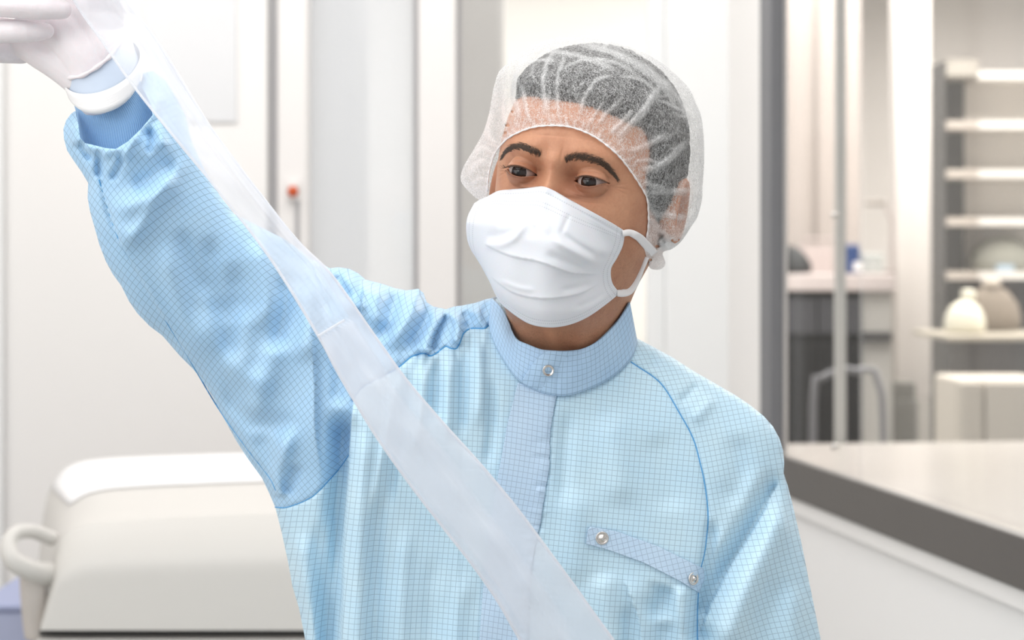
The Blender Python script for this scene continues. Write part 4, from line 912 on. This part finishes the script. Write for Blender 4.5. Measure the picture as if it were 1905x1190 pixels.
gst = [
 # armpit: front panel edge overlapping the arm side
 ('s', 24, 60, [(632, 1230), (636, 1100), (639, 1000), (646, 900), (649, 846), (652, 790), (657, 745), (664, 715)], (0, .15)),
 ('r', -23, 22, [(642, 760), (636, 840), (628, 960), (620, 1100), (614, 1230)], (.1, 0)),
 ('s', 7, 45, [(575, 560), (583, 620), (588, 720), (590, 805), (604, 892)], (.3, .3)),
 ('r', 6, 16, [(560, 985), (562, 1060), (575, 1150), (590, 1230)], (.2, 0)), ('r', -5, 14, [(590, 960), (592, 1040), (598, 1120), (600, 1230)], (.2, 0)), ('r', 4, 10, [(612, 940), (615, 1020), (620, 1150)]),
 # sleeve: long soft folds
 ('r', 7, 26, [(455, 560), (450, 600), (452, 660), (470, 720)], (.3, .4)), ('r', -6, 18, [(388, 430), (392, 500), (405, 560), (430, 610)]),
 ('r', 5, 14, [(222, 468), (264, 418), (295, 365), (325, 322), (348, 285)], (.2, .2)), ('r', 6, 34, [(222, 460), (254, 408), (285, 355), (320, 312)], (.2, .2)),
 ('r', 8, 28, [(180, 300), (230, 290), (290, 270), (330, 250)]), ('r', -6, 18, [(240, 350), (290, 330), (335, 300)]), ('r', 6, 20, [(200, 390), (250, 380), (300, 350), (330, 300)]),
 ('r', -7, 24, [(430, 480), (440, 560), (430, 640), (420, 690)]), ('r', 6, 22, [(370, 560), (400, 640), (450, 700), (520, 720)]), ('r', -6, 20, [(400, 720), (450, 770), (510, 790), (560, 780)]),
 ('r', 7, 24, [(520, 620), (500, 680), (480, 740), (470, 800)]), ('r', -5, 20, [(480, 800), (500, 850), (520, 880), (545, 890)]), ('r', 9, 16, [(545, 780), (525, 850), (515, 890), (514, 925)], (.4, .05)),
 ('r', -6, 12, [(555, 860), (540, 900), (530, 925)]), ('r', 6, 20, [(300, 440), (320, 520), (350, 600), (400, 680)]), ('r', -5, 16, [(330, 420), (360, 500), (390, 560)]),
 ('r', 6, 18, [(470, 440), (490, 500), (500, 560), (480, 620)]), ('r', -6, 16, [(520, 500), (530, 560), (520, 620), (505, 660)]), ('r', 7, 20, [(565, 520), (575, 600), (560, 680)]),
 ('r', -5, 14, [(620, 640), (630, 700), (625, 760)]), ('r', 5, 16, [(610, 560), (640, 640), (650, 700)]),
 # lower sleeve strip behind the back seam
 ('s', 5, 22, [(184, 334), (205, 402), (226, 456), (268, 528), (289, 565), (318, 612), (344, 654), (366, 692), (408, 762), (458, 832), (500, 886), (513, 912)][::-1], (.1, .1)),
 ('r', -3.5, 6, [(184, 300), (190, 340), (205, 402), (226, 456)]),
 ('r', 6, 10, [(120, 236), (132, 220), (141, 212), (146, 232), (150, 256), (158, 266), (172, 270), (195, 276), (215, 278), (238, 264), (262, 241), (284, 215), (290, 190)], (0, 0)),
 # cuff bunching
 ('r', 6, 9, [(150, 270), (185, 285), (210, 290)]), ('r', -6, 7, [(183, 275), (185, 300), (182, 335)]), ('r', 7, 12, [(135, 225), (135, 250), (140, 275)]), ('r', -6, 6, [(148, 262), (160, 285), (175, 300)]),
 ('r', 7, 10, [(262, 245), (245, 270), (225, 300)]), ('r', -5, 7, [(217, 280), (225, 300), (205, 340)]), ('r', 6, 9, [(285, 225), (300, 250), (305, 280)]), ('r', -5, 6, [(272, 235), (280, 260), (275, 290)]),
 # shoulder top
 ('s', 9, 30, [(671, 610), (672, 570), (673, 526), (668, 508)], (.25, 0)), ('r', 7, 18, [(640, 500), (655, 540), (668, 590)]), ('r', -7, 12, [(624, 505), (636, 535), (655, 560)]),
 ('r', 9, 16, [(705, 530), (700, 570), (708, 620)], (0, .3)), ('r', -6, 13, [(738, 545), (725, 590), (715, 640)], (0, .3)), ('r', 10, 16, [(775, 540), (768, 575), (740, 620), (718, 650)], (0, .3)),
 ('r', -10, 12, [(800, 568), (790, 600), (765, 640), (755, 660)], (0, .3)), ('s', 12, 24, [(801, 660), (806, 630), (818, 605), (832, 582)][::-1], (0, .1)), ('r', 9, 9, [(838, 580), (852, 600), (850, 640)], (0, .1)), ('r', -9, 9, [(828, 590), (812, 620), (803, 652)], (0, .05)),
 ('r', -6, 9, [(862, 580), (875, 595), (868, 612)], (.1, .1)), ('r', 6, 10, [(880, 570), (895, 590), (900, 606)]), ('r', -5, 8, [(906, 560), (900, 580), (905, 600)], (0, .1)),
 # chest left of placket: drapes falling from the gathered seam
 ('r', 5, 9, [(740, 690), (725, 780), (705, 880), (690, 980)]), ('r', -5, 9, [(765, 675), (755, 760), (735, 860), (722, 960)]), ('r', 5, 9, [(790, 668), (785, 750), (770, 850)]), ('r', -5, 8, [(812, 662), (808, 730), (800, 800)]),
 ('r', 5, 9, [(838, 655), (835, 730), (832, 830)]), ('r', -5, 9, [(862, 640), (862, 720), (858, 820)]), ('r', 4, 10, [(890, 620), (893, 700), (890, 800)]), ('r', -4, 10, [(915, 690), (915, 780), (905, 880)]),
 ('r', 6, 18, [(690, 760), (680, 860), (672, 980), (668, 1100), (668, 1230)], (.2, 0)), ('r', -4, 14, [(708, 900), (700, 1000), (698, 1100), (698, 1230)], (.2, 0)), ('r', 4, 16, [(760, 960), (750, 1060), (745, 1230)], (.3, 0)),
 ('r', -3, 18, [(810, 1020), (800, 1120), (800, 1230)], (.3, 0)), ('r', 3, 18, [(870, 1060), (850, 1160), (850, 1230)], (.3, 0)),
 # placket, chest right
 ('c', -1.6, 3, [(1036, 731), (1023, 798), (1021, 868), (1014, 907), (1004, 977), (994, 1016), (985, 1100), (980, 1240)], (0, 0)),
 ('r', -3, 14, [(1060, 750), (1050, 850), (1045, 950)]), ('r', 4, 30, [(1130, 760), (1150, 860), (1150, 950)]), ('r', -3, 30, [(1215, 800), (1240, 880), (1250, 960)]), ('r', 3, 26, [(1080, 900), (1070, 1000), (1075, 1100)]),
 # below the pocket strip
 ('s', 6, 26, [(1192, 1230), (1188, 1160), (1172, 1110), (1157, 1068)], (0, .3)), ('r', -8, 22, [(1240, 1085), (1225, 1125), (1195, 1150)], (.2, .4)), ('r', 7, 16, [(1262, 1085), (1268, 1130), (1280, 1200)], (.2, 0)), ('r', -6, 18, [(1235, 1150), (1230, 1230)], (.3, 0)),
 ('r', 5, 24, [(1120, 1060), (1130, 1130), (1140, 1230)], (.2, 0)), ('r', -4, 14, [(1165, 1120), (1172, 1230)], (.3, 0)),
 # right shoulder and hanging sleeve
 ('r', -3.5, 9, [(1300, 712), (1285, 730), (1262, 752)]), ('r', 3, 12, [(1330, 735), (1310, 760), (1285, 785)]), ('r', -2.5, 10, [(1210, 655), (1215, 670), (1212, 690)]),
 ('r', -15, 24, [(1452, 870), (1420, 935), (1385, 995), (1350, 1055), (1318, 1120), (1300, 1180)], (.15, 0)), ('r', 9, 26, [(1462, 930), (1440, 1000), (1400, 1080), (1360, 1180)], (.2, 0)), ('r', 5, 24, [(1415, 860), (1400, 930), (1360, 1000), (1330, 1050)]),
 ('r', -4, 26, [(1370, 800), (1380, 880), (1350, 950)]), ('r', -4, 20, [(1450, 1060), (1430, 1150), (1425, 1230)], (.3, 0)), ('r', 4, 18, [(1480, 1080), (1475, 1160), (1480, 1230)], (.3, 0)),
 ('s', 9, 34, [(1301, 1185), (1318, 1130), (1350, 1068), (1385, 1008), (1420, 948), (1454, 880)], (.1, .15)),
 ('r', -7, 12, [(1325, 960), (1322, 1010), (1312, 1070), (1304, 1130)], (.2, 0)),
 ('c', -2.2, 3, seamR[2:], (0, 0)), ('c', -2.2, 3, seamL[2:19], (0, 0)), ('c', -2.0, 3, seamL[20:], (0, 0)),
]
for i in range(34):                                      # puckers along the placket stitching
    y = 745 + i * 13 + rng.uniform(-3, 3); x = np.interp(y, [731, 798, 868, 977, 1100, 1240], [1036, 1023, 1021, 1004, 985, 980]); L = rng.uniform(14, 44)
    gst.append(('r', rng.uniform(-1.7, 1.7), rng.uniform(2.5, 4.5), [(x - 2, y), (x - L, y + rng.uniform(-5, 8))], (0, .6)))
    gst.append(('r', rng.uniform(-1.2, 1.2), rng.uniform(2.5, 4), [(x + 2, y), (x + L * .5, y + rng.uniform(-5, 5))], (0, .6)))
for i in range(22):                                      # gathers where the sleeve is sewn on
    k = rng.integers(3, 17); p = np.array(seamL[k], float) + rng.uniform(-6, 6, 2); L = rng.uniform(20, 50)
    gst.append(('r', rng.uniform(-2, 2), rng.uniform(3, 6), [tuple(p), (p[0] + rng.uniform(-4, 6), p[1] + L)], (0, .6)))
    gst.append(('r', rng.uniform(-2.2, 2.2), rng.uniform(3, 6), [tuple(p), (p[0] + rng.uniform(-2, 12), p[1] - L * .8)], (0, .6)))
gst = [(t[0], t[1] * (1.45 if t[0] != 'c' and abs(t[1]) > 2.4 else 1)) + tuple(t[2:]) for t in gst]
def gfold(x, y): return folds(x, y, gst)
ob = np.vstack([outline, outline[:1]])
def gD(x, y):
    e = poly_dist(x, y, ob)[0]; f = gfold(x, y)
    f = f + .0012 * np.sin(x * .031 + 1.3 * np.sin(y * .017)) * np.sin(y * .027 + 1.1 * np.sin(x * .013))
    return gC(x, y) - sc8 * gT(x, y) * .92 - f * sm(e, 0, 26)
def guv(rot, kx=.5, ky=.5, w=.004, cx=0, cy=0, bend=0.):
    c, s = math.cos(rot), math.sin(rot)
    def f(x, y, d):
        X_ = (x - 952.5) * d / F; Z_ = (y - HY) * d / F; dd = .25 * (d - 1.8) + .75 * (gC(x, y) - sc8 * .92 * gT(x, y) - 1.8)
        q = gC(x, y) - d; X2_ = X_ + 0; Z2_ = Z_
        u_ = X2_ * c + Z2_ * s; v_ = -X2_ * s + Z2_ * c
        u_ = u_ + w * np.sin(v_ * 22 + 1) + bend * v_ * v_; v_ = v_ + w * np.sin(u_ * 18 + 2)
        return np.stack([u_ - .2 * dd * np.tanh((x - cx) / 160), v_ - .2 * dd], 1)
    return f
uvT = guv(math.radians(4), .5, .35, .0015, 960); uvL = guv(math.radians(-42), .7, .7, .005, 400); uvR = guv(math.radians(-14), .5, .5, .003, 1300)
R5 = (.4, 1.2, 2.6, 4.6)
def splpoly(*parts): return np.vstack([np.asarray(p[:-1], float) for p in parts])
pT = splpoly(gneck, seamR, gbot, seamL[::-1])
gslv = [(118, 240), (123, 224), (132, 212), (140, 206), (146, 232), (149, 256), (158, 266), (172, 269), (195, 275), (215, 277), (238, 263), (262, 240), (284, 214), (279, 190), (264, 162)] + gtop[gtop.index((266, 136)):]
front = patch('front_panel', pT, 4, gD, uvT, M['gown'], gown, rings=(1.5,), coarse_y=1260, coarse=16)
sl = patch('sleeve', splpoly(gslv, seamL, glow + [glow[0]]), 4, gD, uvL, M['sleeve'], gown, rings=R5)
sr = patch('sleeve', splpoly(grt, seamR[::-1]), 4, gD, uvR, M['gown'], gown, rings=R5, coarse_y=1260, coarse=16)
Vb, Tb = triangulate(outline, 14, (.5, 2, 5), coarse_y=1300, coarse=26)
mesh('back_panel', PA(Vb[:, 0], Vb[:, 1], gC(Vb[:, 0], Vb[:, 1]) + sc8 * .85 * gT(Vb[:, 0], Vb[:, 1]) + .0001), Tb[:, ::-1], M['gown'], gown, uv=np.stack([Vb[:, 0], Vb[:, 1]], 1) * sc8 + (np.sign(Vb[:, :1] - 1000) * sc8 * .85 * gT(Vb[:, 0], Vb[:, 1])[:, None]) * np.array([[1., 0.]]))
def line_on(name, pts, r, mat, parent, lift=.0003, n=140, dfn=gD):
    c = resample(spline(pts, 120), n); d = dfn(c[:, 0], c[:, 1]) - lift
    return MB().tube(PA(c[:, 0], c[:, 1], d), r, 6).build(name, mat, parent, smooth=True)
line_on('seam', seamR[2:20], .0008, M['thread'], front, -.0002); line_on('seam', seamL[2:19], .0008, M['thread'], sl, -.0002); line_on('seam', seamL[20:], .0006, M['thread'], sl, -.0002)
line_on('seam', [(184, 334), (205, 402), (226, 456), (268, 528), (289, 565), (318, 612), (344, 654), (366, 692), (408, 762), (458, 832), (500, 886), (513, 912)], .0006, M['thread'], sl, -.0001)
# placket and pocket strip are sewn on top
plk = [(963, 712), (955, 745), (944, 788), (933, 850), (924, 897), (915, 960), (905, 1040), (899, 1091), (892, 1190), (890, 1260), (979, 1260), (981, 1190), (985, 1100), (994, 1016), (1004, 977), (1014, 907), (1021, 868), (1023, 798), (1036, 731), (1010, 722)]
def pD(x, y): return gD(x, y) - .0013
uvP = guv(math.radians(7), .4, .9, .004, 960)
patch('placket', plk, 4, pD, uvP, M['placket'], gown, rings=(1.2,), solid=.0012)
pk = [(1093, 985), (1098, 979), (1147, 988), (1222, 1015), (1308, 1057), (1309, 1075), (1299, 1102), (1266, 1081), (1197, 1046), (1128, 1021), (1090, 1011)]
pkt = patch('pocket_strip', pk, 4, lambda x, y: gD(x, y) - .0012, guv(math.radians(-16), .3, .3, .002, 960), M['placket'], gown, rings=(1.2,), solid=.001)
def snap(parent, px, py, d, r, tilt, ring=False):
    prof = [(r * 1.0, 0), (r * 1.02, -.0006), (r * .95, -.0011), (r * .80, -.0010), (r * .72, -.0005), (r * .62, -.0004), (r * .55, -.0009), (r * .30, -.0011), (r * .26, -.0022), (r * .12, -.0027), (0.00001, -.0028)]
    if ring: prof = [(r * 1.0, 0), (r * 1.02, -.0006), (r * .95, -.0011), (r * .82, -.0010), (r * .74, -.0003), (r * .60, -.0002)]
    a = np.linspace(0, 2 * np.pi, 36, endpoint=False); V = np.concatenate([np.stack([q * np.cos(a), 0 * a + y_, q * np.sin(a)], 1) for q, y_ in prof])
    R_ = rotm(*tilt); o = mesh('snap_button', V @ R_.T + P(px, py, d), grid_faces(len(prof), 36, True), M['steel'], parent); return o
def gslope(x, y):
    e = 6.; d0 = gD(np.array([x - e, x + e, x, x]), np.array([y, y, y - e, y + e])); return math.atan((d0[1] - d0[0]) / (2 * e * sc8)), -math.atan((d0[3] - d0[2]) / (2 * e * sc8)), 0
def gd1(x, y): return float(gD(np.array([float(x)]), np.array([float(y)]))[0])
for (x, y) in ((1120, 1000.5), (1290, 1076)):
    a = gslope(x, y); snap(gown, x, y, gd1(x, y) - .0022, .0058, (a[0], a[1] * .5, 0))
# ---- collar
ct = spline([(918, 555), (934, 573), (944, 595), (951, 614), (963, 632), (985, 641), (1003, 648), (1018, 651), (1050, 652), (1080, 649), (1098, 642), (1115, 630), (1136, 609), (1152, 590), (1168, 564)], 90)
cb_ = spline([(913, 604), (917, 625), (926, 648), (942, 675), (957, 696), (970, 709), (988, 720), (1010, 729), (1035, 734), (1060, 733), (1090, 723), (1120, 709), (1150, 689), (1172, 664), (1182, 638)], 90)
ct = resample(ct, 110); cb_ = resample(cb_, 110)
def dtop(x): return 1.838 - .077 * np.sqrt(np.maximum(0, 1 - ((x - 1043) / 127.) ** 2))
hc = hit_depth(ct[:, 0], ct[:, 1]); dt_ = np.minimum(dtop(ct[:, 0]), hc - .004); db_ = np.minimum(gD(cb_[:, 0], cb_[:, 1]) - .0022, 1.838); rows = []
for k in np.linspace(0, 1, 18):
    q = ct * (1 - k) + cb_ * k; d = dt_ * (1 - k) + db_ * k - .003 * math.sin(math.pi * k) + .0008 * np.sin(q[:, 0] * .09 + k * 5) * math.sin(math.pi * k)
    rows.append((q, d))
# back half of the collar, behind the neck
nbk = 60; th = np.linspace(0, np.pi, nbk)[1:-1]; CV = []; CUV = []
s_front = np.r_[0, np.cumsum(np.linalg.norm(np.diff(cb_, axis=0), axis=1))] * .00050
for r_, (q, d) in enumerate(rows):
    k = r_ / 17; W_ = PA(q[:, 0], q[:, 1], d); a, b = W_[-1], W_[0]
    bk_ = a * ((1 + np.cos(th)) / 2)[:, None] + b * ((1 - np.cos(th)) / 2)[:, None] + np.sin(th)[:, None] * np.array([0, .068, .006 - .0 * k])
    CV.append(np.vstack([W_, bk_])); CUV.append(np.stack([np.r_[s_front, s_front[-1] + .0035 * np.arange(1, nbk - 1)], np.full(110 + nbk - 2, k * .040)], 1))
nc = 110 + nbk - 2
col_ = mesh('collar', np.concatenate(CV), grid_faces(18, nc, True, flip=True), M['collar'], gown, uv=np.concatenate(CUV))
so = col_.modifiers.new('thickness', 'SOLIDIFY'); so.thickness = .0022; so.offset = 1
# overlapping collar end with its snap
def cD(x, y):
    # depth of the collar band at a pixel
    out = np.zeros(len(x)); Qa = np.concatenate([r[0] for r in rows]); Da = np.concatenate([r[1] for r in rows])
    for i in range(len(x)):
        w = 1 / ((Qa[:, 0] - x[i]) ** 2 + (Qa[:, 1] - y[i]) ** 2 + 1.) ** 2; out[i] = (w * Da).sum() / w.sum()
    return out
def tabD(x, y):
    e = np.clip((x - (1016 - (y - 652) * .81)) / 60, 0, 1); return cD(x, y) - .0030 * (1 - sm(e, .3, 1)) - .0002
patch('collar_tab', [(1018, 652), (1048, 653), (1080, 651), (1088, 722), (1062, 731), (1035, 733), (1008, 727), (970, 710), (984, 688), (998, 668)], 4, tabD, lambda x, y, d: np.stack([x * .00047 + y * .0001, y * .00047 - x * .00004], 1), M['collar'], gown, rings=(1.2,), solid=.0014)
snap(gown, 1020, 689, float(tabD(np.array([1020.]), np.array([689.]))[0]) - .0026, .0051, (.0, 0, 0), True)
lb = resample(cb_, 110); line_on('collar_stitching', [tuple(p) for p in lb[2:-2:6]], .0005, M['thread'], gown, .0018, 110)

# ------------------------------------------------------------------ knit cuff, glove, raised hand
def ringband(name, secs, mat, parent, n=96, caps=False):
    """secs: (left px, right px, depth, depth half width m, near side shift px (x, y))"""
    V = []; UVs = []; a = np.linspace(0, 2 * np.pi, n, endpoint=False)
    for i, (L_, R_, d, bw, sh_) in enumerate(secs):
        c = (np.array(L_, float) + R_) / 2; h = (np.array(R_, float) - L_) / 2
        q = c + np.cos(a)[:, None] * h + np.sin(a)[:, None] * np.array(sh_, float)
        V.append(PA(q[:, 0], q[:, 1], d - bw * np.sin(a))); UVs.append(np.stack([a / (2 * np.pi), np.full(n, i * .1)], 1))
    Fc = grid_faces(len(secs), n, True, flip=True)
    if caps: Fc += [tuple(range(n)), tuple(range((len(secs) - 1) * n, len(secs) * n))[::-1]]
    return mesh(name, np.concatenate(V), Fc, mat, parent, uv=np.concatenate(UVs))
ringband('knit_cuff', [((137, 192), (258, 150), 1.762, .022, (8, 24)), ((140, 203), (274, 165), 1.763, .024, (8, 30)), ((143, 215), (285, 185), 1.765, .025, (8, 36)),
    ((146, 238), (290, 215), 1.767, .025, (8, 34)), ((150, 262), (296, 240), 1.769, .025, (8, 30)), ((156, 300), (300, 270), 1.772, .024, (8, 26))], M['knit'], gown)
glove = empty('glove', (0, 0, 0), person)
# palm and fingers: overlapping tapered chains fused by a voxel remesh
def chain(pts, r, n=18):
    c = spline(np.array([list(p) for p in pts], float), 14 * (len(pts) - 1)); rr_ = np.interp(np.linspace(0, 1, len(c)), np.linspace(0, 1, len(r)), r)
    W_ = PA(c[:, 0], c[:, 1], c[:, 2]); mb = MB(); e0 = W_[0] - (W_[1] - W_[0]) / np.linalg.norm(W_[1] - W_[0]) * rr_[0] * np.array([[.9], [.6], [.3]]); e1 = W_[-1] + (W_[-1] - W_[-2]) / np.linalg.norm(W_[-1] - W_[-2]) * rr_[-1] * np.array([[.35], [.7], [.93]])
    P_ = np.vstack([e0, W_, e1]); R_ = np.r_[rr_[0] * np.array([.4, .8, .95]), rr_, rr_[-1] * np.array([.93, .7, .3])]
    return mb.tube(P_, R_, n)
HB = MB()
def addc(pts, r):
    m_ = chain(pts, r); HB.add(m_.V, m_.F)
# pinky (tip at 98,58) and ring finger (tip at 132,18): proximal part comes down the far left, distal part points right over the palm
addc([(40, 95, 1.772), (-10, 92, 1.757), (-38, 80, 1.742), (-30, 62, 1.728), (20, 58, 1.722), (60, 59, 1.724), (86, 58, 1.728)], [.0115, .0115, .011, .0108, .0103, .0100, .0072])
addc([(30, 60, 1.768), (-30, 50, 1.752), (-66, 30, 1.736), (-50, 8, 1.720), (20, 10, 1.712), (75, 15, 1.713), (116, 18, 1.717)], [.0118, .0118, .0112, .0112, .0108, .0106, .0084])
addc([(60, 20, 1.765), (-10, -30, 1.748), (-20, -75, 1.73), (20, -90, 1.712), (70, -75, 1.702), (112, -66, 1.700)], [.012, .0118, .0112, .011, .0104, .008])
addc([(110, -10, 1.765), (70, -90, 1.745), (60, -145, 1.725), (90, -160, 1.708), (125, -135, 1.696), (140, -105, 1.692)], [.012, .0115, .011, .0105, .010, .008])
addc([(192, 75, 1.758), (196, 10, 1.745), (190, -55, 1.728), (172, -100, 1.715), (150, -125, 1.706)], [.019, .0165, .0125, .0118, .009])       # thumb
# palm
for pts, r in (([(185, 150, 1.757), (160, 105, 1.757), (120, 60, 1.762), (80, 20, 1.766), (60, -20, 1.766)], [.0245, .026, .026, .025, .020]),
               ([(165, 150, 1.757), (120, 118, 1.758), (72, 92, 1.762), (30, 72, 1.766)], [.020, .0185, .0165, .013]),
               ([(212, 130, 1.757), (200, 90, 1.755), (160, 30, 1.764), (120, -20, 1.766)], [.0215, .0225, .024, .02]),
               ([(195, 175, 1.757), (188, 140, 1.757)], [.026, .026])):
    addc(pts, r)
hand = HB.build('hand_shell', M['latex'], glove, smooth=True)
rm = hand.modifiers.new('fuse', 'REMESH'); rm.mode = 'VOXEL'; rm.voxel_size = .0011; rm.use_smooth_shade = True
smm = hand.modifiers.new('soften', 'SMOOTH'); smm.factor = .5; smm.iterations = 5
ringband('thin_cuff', [((115, 138), (224, 62), 1.757, .0305, (12, 23)), ((117, 146), (240, 80), 1.757, .031, (12, 26)), ((121, 158), (252, 95), 1.757, .0315, (11, 36)), ((122, 166), (259, 112), 1.757, .032, (9, 44)), ((128, 178), (260, 130), 1.757, .032, (9, 44))], M['latex_thin'], glove)
# crumpled edge of the outer glove and rolled band of the inner glove
rg = np.linspace(0, 2 * np.pi, 90, endpoint=False)
def loop(L_, R_, d, bw, sh_, amp, fq):
    c = (np.array(L_, float) + R_) / 2; h = (np.array(R_, float) - L_) / 2; q = c + np.cos(rg)[:, None] * h + np.sin(rg)[:, None] * np.array(sh_, float); q[:, 1] += amp * np.sin(rg * fq) + amp * .6 * np.sin(rg * fq * 1.7 + 1)
    W_ = PA(q[:, 0], q[:, 1], d - bw * np.sin(rg)); return np.vstack([W_, W_[:2]])
MB().tube(loop((116, 138), (222, 62), 1.757, .0325, (13, 24), .5, 7), .0019 + .0004 * np.sin(np.arange(92) * .9), 8, cap=False).build('glove_hem', M['latex'], glove, smooth=True)
secs = []
for t_, ex in ((0, 0), (.1, 2.2), (.3, 3.5), (.55, 2.6), (.8, 3.6), (.95, 2.5), (1, 0)):
    L_ = (119 + 16 * t_, 152 + 42 * t_); R_ = (252 + 8 * t_, 96 + 64 * t_); secs.append(((L_[0] - ex, L_[1]), (R_[0] + ex, R_[1]), 1.757, .0325 + ex * .0005, (9, 27 + 3 * t_)))
secs = [((117, 150), (260, 96), 1.757, .0325, (9, 44)), ((116, 152), (262, 98), 1.757, .0345, (9, 47)), ((118, 158), (263, 106), 1.757, .0355, (9, 49)), ((120, 162), (263, 113), 1.757, .0348, (9, 51)),
        ((122, 167), (263, 122), 1.757, .0356, (9, 52)), ((124, 172), (261, 131), 1.757, .0350, (9, 53)), ((128, 175), (258, 135), 1.757, .0325, (9, 53))]
ringband('rolled_band', secs, M['latex_roll'], glove)
MB().tube(loop((117, 150), (254, 92), 1.757, .033, (8, 24), .4, 3)[:32], .0022, 8).build('glove_ridge', M['latex_roll'], glove, smooth=True) if False else None

# ---- trousers and shoes below the gown
legs_m = plain('blue_trouser_cloth', '9cc8ea', .6)
tr_ = empty('trousers', (0, 0, 0), person)
for sx_ in (-1, 1):
    cxx = .0 + sx_ * .095
    V, Fc = lathe([(.085, .04), (.09, .3), (.1, .7)]); mesh('trouser_leg', np.array(V) + np.array([cxx, 1.85, 0]), Fc, legs_m, tr_)
    V, Fc = lathe([(.03, 0.001), (.052, .006), (.055, .03), (.048, .06), (.04, .09), (.03, .1)]); V = np.array(V) * np.array([.9, 2.4, 1]) + np.array([cxx, 1.81, 0])
    mesh('shoe', V, Fc, M['white2'], person)

# ------------------------------------------------------------------ clear film tube
tb = spline([(60, -170), (95, -90), (135, 0), (190, 80), (250, 165), (330, 265), (400, 350), (500, 480), (590, 625), (622, 685), (655, 742), (700, 815), (760, 900), (820, 978), (880, 1055), (925, 1120), (965, 1190), (1010, 1265)], 200)
te = spline([(190, -170), (212, -80), (237, 0), (285, 62), (330, 132), (400, 245), (500, 378), (560, 452), (620, 512), (700, 625), (760, 708), (830, 790), (895, 862), (960, 940), (1020, 1020), (1075, 1095), (1125, 1165), (1200, 1265)], 200)
NT2 = 260; ta = resample(tb, NT2); te = resample(te, NT2); tt = np.linspace(0, 1, NT2)
tdp = np.interp(tt, [0, .12, .3, .5, .75, 1], [1.695, 1.690, 1.655, 1.625, 1.60, 1.58])
ncs = 40; aa = np.linspace(0, 2 * np.pi, ncs, endpoint=False); Vt = []; Dn = []
KS = float(np.argmin(np.abs(ta[:, 1] - 626))) / (NT2 - 1); KE = float(np.argmin(np.abs(te[:, 1] - 580))) / (NT2 - 1)
for i in range(NT2):
    c = (ta[i] + te[i]) / 2; h = (te[i] - ta[i]) / 2; k = tt[i]
    wob = .0010 * math.sin(k * 40) + .0008 * math.sin(k * 93 + 1)
    x_ = np.cos(aa); y_ = np.sign(np.sin(aa)) * np.abs(np.sin(aa)) ** 1.4
    q = c + x_[:, None] * h; off = y_ * (.0075 + .003 * math.sin(k * 23 + x_.mean())) + wob * np.cos(x_ * 3) + .006 * np.sin(k * 6 + 1) * x_
    fold = .0028 * g(x_ - np.interp(k, [0, .45, .55, 1], [.55, .5, -.25, -.1]), .14)
    Vt.append(PA(q[:, 0], q[:, 1], tdp[i] - off * .8 - fold))
    thr = (KS + (x_ + 1) / 2 * (KE - KS)); blw = sm(k - thr, -.002, .003)
    sa = np.interp(k, [.45, .7, 1], [-1.05, -.85, -.66]); sb = np.interp(k, [.45, .7, 1], [.60, .30, .08])
    strip_ = sm(x_, sa, sa + .04) * (1 - sm(x_, sb, sb + .05))
    up_ = np.where(x_ > np.interp(k, [0, .15, .5], [.35, .5, .55]), .12, 0) + .10 * g(x_ - .5, .05)
    Dn.append(.22 * g(np.abs(x_) - 1, .07) + up_ * (1 - blw) + blw * (.13 + .15 * strip_ + .12 * g(x_ - sa, .035)))  # last term paints the fold highlight in as extra film density
tube = tag(empty('film_tube', tuple(P(560, 560, 1.65))), 'long translucent plastic film tube running diagonally from the gloved hand across the blue gown', 'plastic tube')
mesh('sleeve_film', np.concatenate(Vt), grid_faces(NT2, ncs, True, flip=True), M['film'], tube, dens=np.concatenate(Dn))
# heat-sealed joint across the tube and welded edges
M['weld'] = film('sealed_film', .55, 'f4f5f9')
ks = int(np.argmin(np.abs(ta[:, 1] - 626))); ke = int(np.argmin(np.abs(te[:, 1] - 594)))
a3 = P(ta[ks][0] + 1, ta[ks][1], tdp[ks] - .0075); b3 = P(641, 595, tdp[ks] - .0095)
MB().tube(spline([a3, (a3 + b3) / 2 + np.array([0, -.0005, 0]), b3], 20), .0011, 6).build('heat_seal', M['weld'], tube, smooth=True)
for E_, nm in ((ta, 'welded_edge'), (te, 'welded_edge')):
    sl_ = 1 if E_ is ta else -1
    W_ = PA(E_[:, 0] + sl_ * 2.5, E_[:, 1], tdp + .006 * np.sin(tt * 6 + 1) * sl_ * .8 - .0005); MB().tube(W_, .0013, 6).build(nm, M['weld'], tube, smooth=True)
